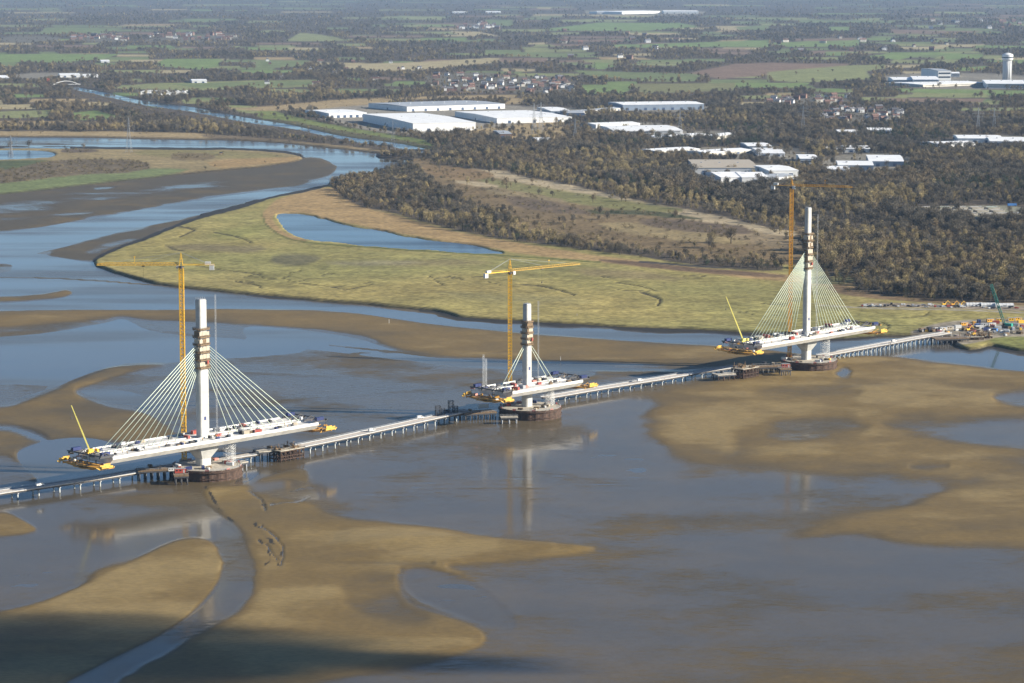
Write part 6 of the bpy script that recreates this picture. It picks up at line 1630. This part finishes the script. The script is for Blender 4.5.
for k, (u, v) in enumerate(((438,415.9),(451,413.5))):
    t_ = thing('lattice_frame', ["dark green lattice frame beside the trestle end before midstream", "taller dark lattice frame on the cluttered jetty before midstream"][k], 'lattice frame', at(u, v, 5.3), .3)
    mb = MB(); lattice(mb, (0, 0, 0), (0, 0, 7 + 2 * k), 3.2, 4, .22, .16); mb.obj('lattice_post', M['dark'], t_); mb = MB(); lattice(mb, (3.6, 0, 0), (3.6, 0, 5), 2.4, 3, .2, .14); mb.obj('lattice_post', M['dark'], t_)
# vehicles on the sunlit trestle roads
for u, v, lab in ((420,418.6,"white van driving along the trestle between the first two towers"), (372,431.5,"white van on the trestle nearer the first tower"), (640,381.3,"white van on the trestle between midstream and the tallest tower"), (894,342,"white van on the trestle near the far bank"), (40,486,"white van on the trestle at the left edge")):
    put('van', 'white', at(u, v, 5.6 if 300 < u < 800 else 7.1), math.atan2(.55, .8), 'parked_van', lab, 'van', None, .95)

# ------------------------------------------------------------------ works compound on the far bank
def cu(u, v): return at(u, v, LZ + .0)
CP_ = [(964,325.5,'cabin','orange'),(974,324.5,'container','orange'),(979,322.5,'container','blue'),(990,322,'cabin','orange'),(996,323.5,'container','red'),(1000,321.5,'cabin','yellow'),(1012,321,'cabin','yellow'),(1018,320.5,'cabin','yellow'),(1021,323,'container','yellow'),(984,326.5,'cabin','white'),(992,326,'cabin','white'),
       (978,326.5,'container','sky'),(970,327.5,'container','red'),(950,329.5,'cabin','cream'),(943,330.5,'cabin','white'),(958,328,'container','white'),(986,330.5,'container','blue'),(998,329,'container','galv'),(1013,330,'container','galv'),(1003,333,'container','white'),(938,331.5,'container','dark'),(930,331.5,'container','dark'),(1022,328,'container','red')]
for k, (u, v, kd, mt_) in enumerate(CP_):
    nm, what, cat = KINDC[kd]
    side = "left of the green crane" if u < 1003 else "right of the green crane"
    row = "back row" if v < 324 else ("middle row" if v < 328.5 else "front row")
    nb = sum(1 for q in CP_[:k] if q[2:] == (kd, mt_))
    put(kd, mt_, cu(u, v), random.choice([.1, .3, 1.6]), nm, f"{CN[mt_]} {what} in the works, {row} {side}" , cat, f"{CN[mt_]} {what}s in the works, {row} {side}", 1.0)
for k in range(70):
    u = random.uniform(918, 1022); v = 338.5 - (u - 918) * .07 + random.uniform(-6.5, 4.5)
    if u < 945 and v > 333: v = 331 + random.uniform(-1.5, 1)
    kd = random.choices(['stack', 'generator', 'container', 'van'], (9, 3, 1.2, 2))[0]; mt_ = random.choice({'stack': ['brown', 'brown', 'cream', 'dark', 'galv', 'pink'], 'generator': ['dark', 'yellow', 'white'], 'container': ['white', 'galv', 'dark'], 'van': ['white', 'white', 'sky']}[kd])
    nm, what, cat = KINDC[kd]; side = "left of" if u < 960 else ("before" if u < 1000 else "below")
    put(kd, mt_, cu(u, v), random.uniform(0, 3), nm, f"{CN[mt_]} {what} in the cluttered yard {side} the green crane", cat, f"{CN[mt_]} {what}s in the yard {side} the green crane", random.uniform(.8, 1.3))
digger("excavator", "yellow excavator in the yard left of the green crane", cu(968, 331), .5, M['yellow'])
digger("excavator", "orange excavator near the trestle landing on the far bank", cu(947, 334), 2.2, M['orange'])
falsework("jumbled brown falsework and timber on the bank edge where the trestle lands", 970, 342.5, 20, 9, 5, .2)
falsework("second brown timber frame at the water's edge below the yard", 984, 341, 12, 7, 4.5, .1)
platform("dark piled landing stage where the trestle meets the far bank", 950, 337.5, 5.5, 30, 12, .2, (7, 3), 'brown')
# parked row along the foot of the wood
random.seed(33)
for k in range(44):
    u = 862 + k * 3.6 + random.uniform(-1.2, 1.2); v = 305 + (u - 862) * .018 + random.choice([-.6, .6, 1.4])
    kd = random.choice(['car', 'car', 'van']); mt_ = random.choice(['white', 'white', 'galv', 'dark', 'red', 'dark', 'white', 'grey'])
    seg = "left part" if u < 905 else ("middle part" if u < 955 else "right part")
    o = put(kd, mt_, cu(u, v), random.choice([1.5, 1.6, .1]), 'parked_van' if kd == 'van' else 'parked_car', f"{CN[mt_]} {kd} in the row parked along the foot of the wood, {seg}", kd, f"{CN[mt_]} {kd}s parked along the foot of the wood, {seg}", 1.0)
def marquee(u, v, L_, label):
    t_ = thing('storage_tent', label, 'tent', cu(u, v), .03)
    prof = [(-4, 0), (-4, 1.6), (-3, 2.7), (0, 3.3), (3, 2.7), (4, 1.6), (4, 0)]
    mb = MB(); mb.loft([[(sx, py, pz) for py, pz in prof] for sx in (-L_ / 2, L_ / 2)]); mb.obj('canopy', M['white'], t_)
    mb = MB(); mb.box((0, -4.05, 1.0), (3, .1, 2.0)); mb.obj('tent_door', M['grey'], t_)
    mb = MB()
    for k in range(6):
        xx = -L_ / 2 + k * L_ / 5
        for (a, b_), (c_, d_) in zip(prof[:-1], prof[1:]): mb.bar((xx, a * 1.01, b_ + .03), (xx, c_ * 1.01, d_ + .03), .10)
    mb.obj('tent_rib', M['galv'], t_)
marquee(974, 306, 15, "leftmost of three white storage tents at the foot of the wood"); marquee(988, 306.2, 14, "middle of three white storage tents at the foot of the wood"); marquee(1004, 306.6, 17, "rightmost of three white storage tents at the foot of the wood")
for k, (u, v, c_) in enumerate(((944,305.6,'yellow'),(953,305.8,'orange'),(960,306,'yellow'))):
    digger("excavator", ["leftmost of the excavators parked below the wood", "orange excavator parked between two yellow ones below the wood", "rightmost of the excavators parked below the wood"][k], cu(u, v), .3, M[c_])
# wooden hut on the island and its fence posts
t_ = thing('hut', "tiny brown hut on the reedy island point", 'hut', at(221, 154.5, LZ), .2)
mb = MB(); mb.box((0, 0, 1.4), (5, 4, 3)); mb.obj('wall', M['brown'], t_)
mb = MB(); mb.loft([[(sx, a, b_) for a, b_ in ((-2.4, 2.92), (2.4, 2.92), (0, 4.4))] for sx in (-2.8, 2.8)]); mb.obj('roof', M['dark'], t_)
mb = MB(); mb.box((0, -2.03, 1.1), (1, .06, 2)); mb.obj('door', M['cream'], t_)
# marker posts in the channel
for u, v in ((577, 318.5), (560.5, 361.5), (389, 324)):
    t_ = thing('marker_post', {577: "white marker post in the channel before the marsh", 560.5: "pale marker post on the wet edge of the sandbank behind the midstream deck", 389: "small marker post on the long sandbank"}[u], 'marker post', at(u, v, -.3))
    mb = MB(); mb.bar((0, 0, -1), (0, 0, 3.6), .18, n=6); mb.obj('post', M['white'], t_)
    mb = MB(); mb.box((0, 0, 3.9), (.9, .9, .8), taper=.6); mb.obj('top_mark', M['cream'], t_)
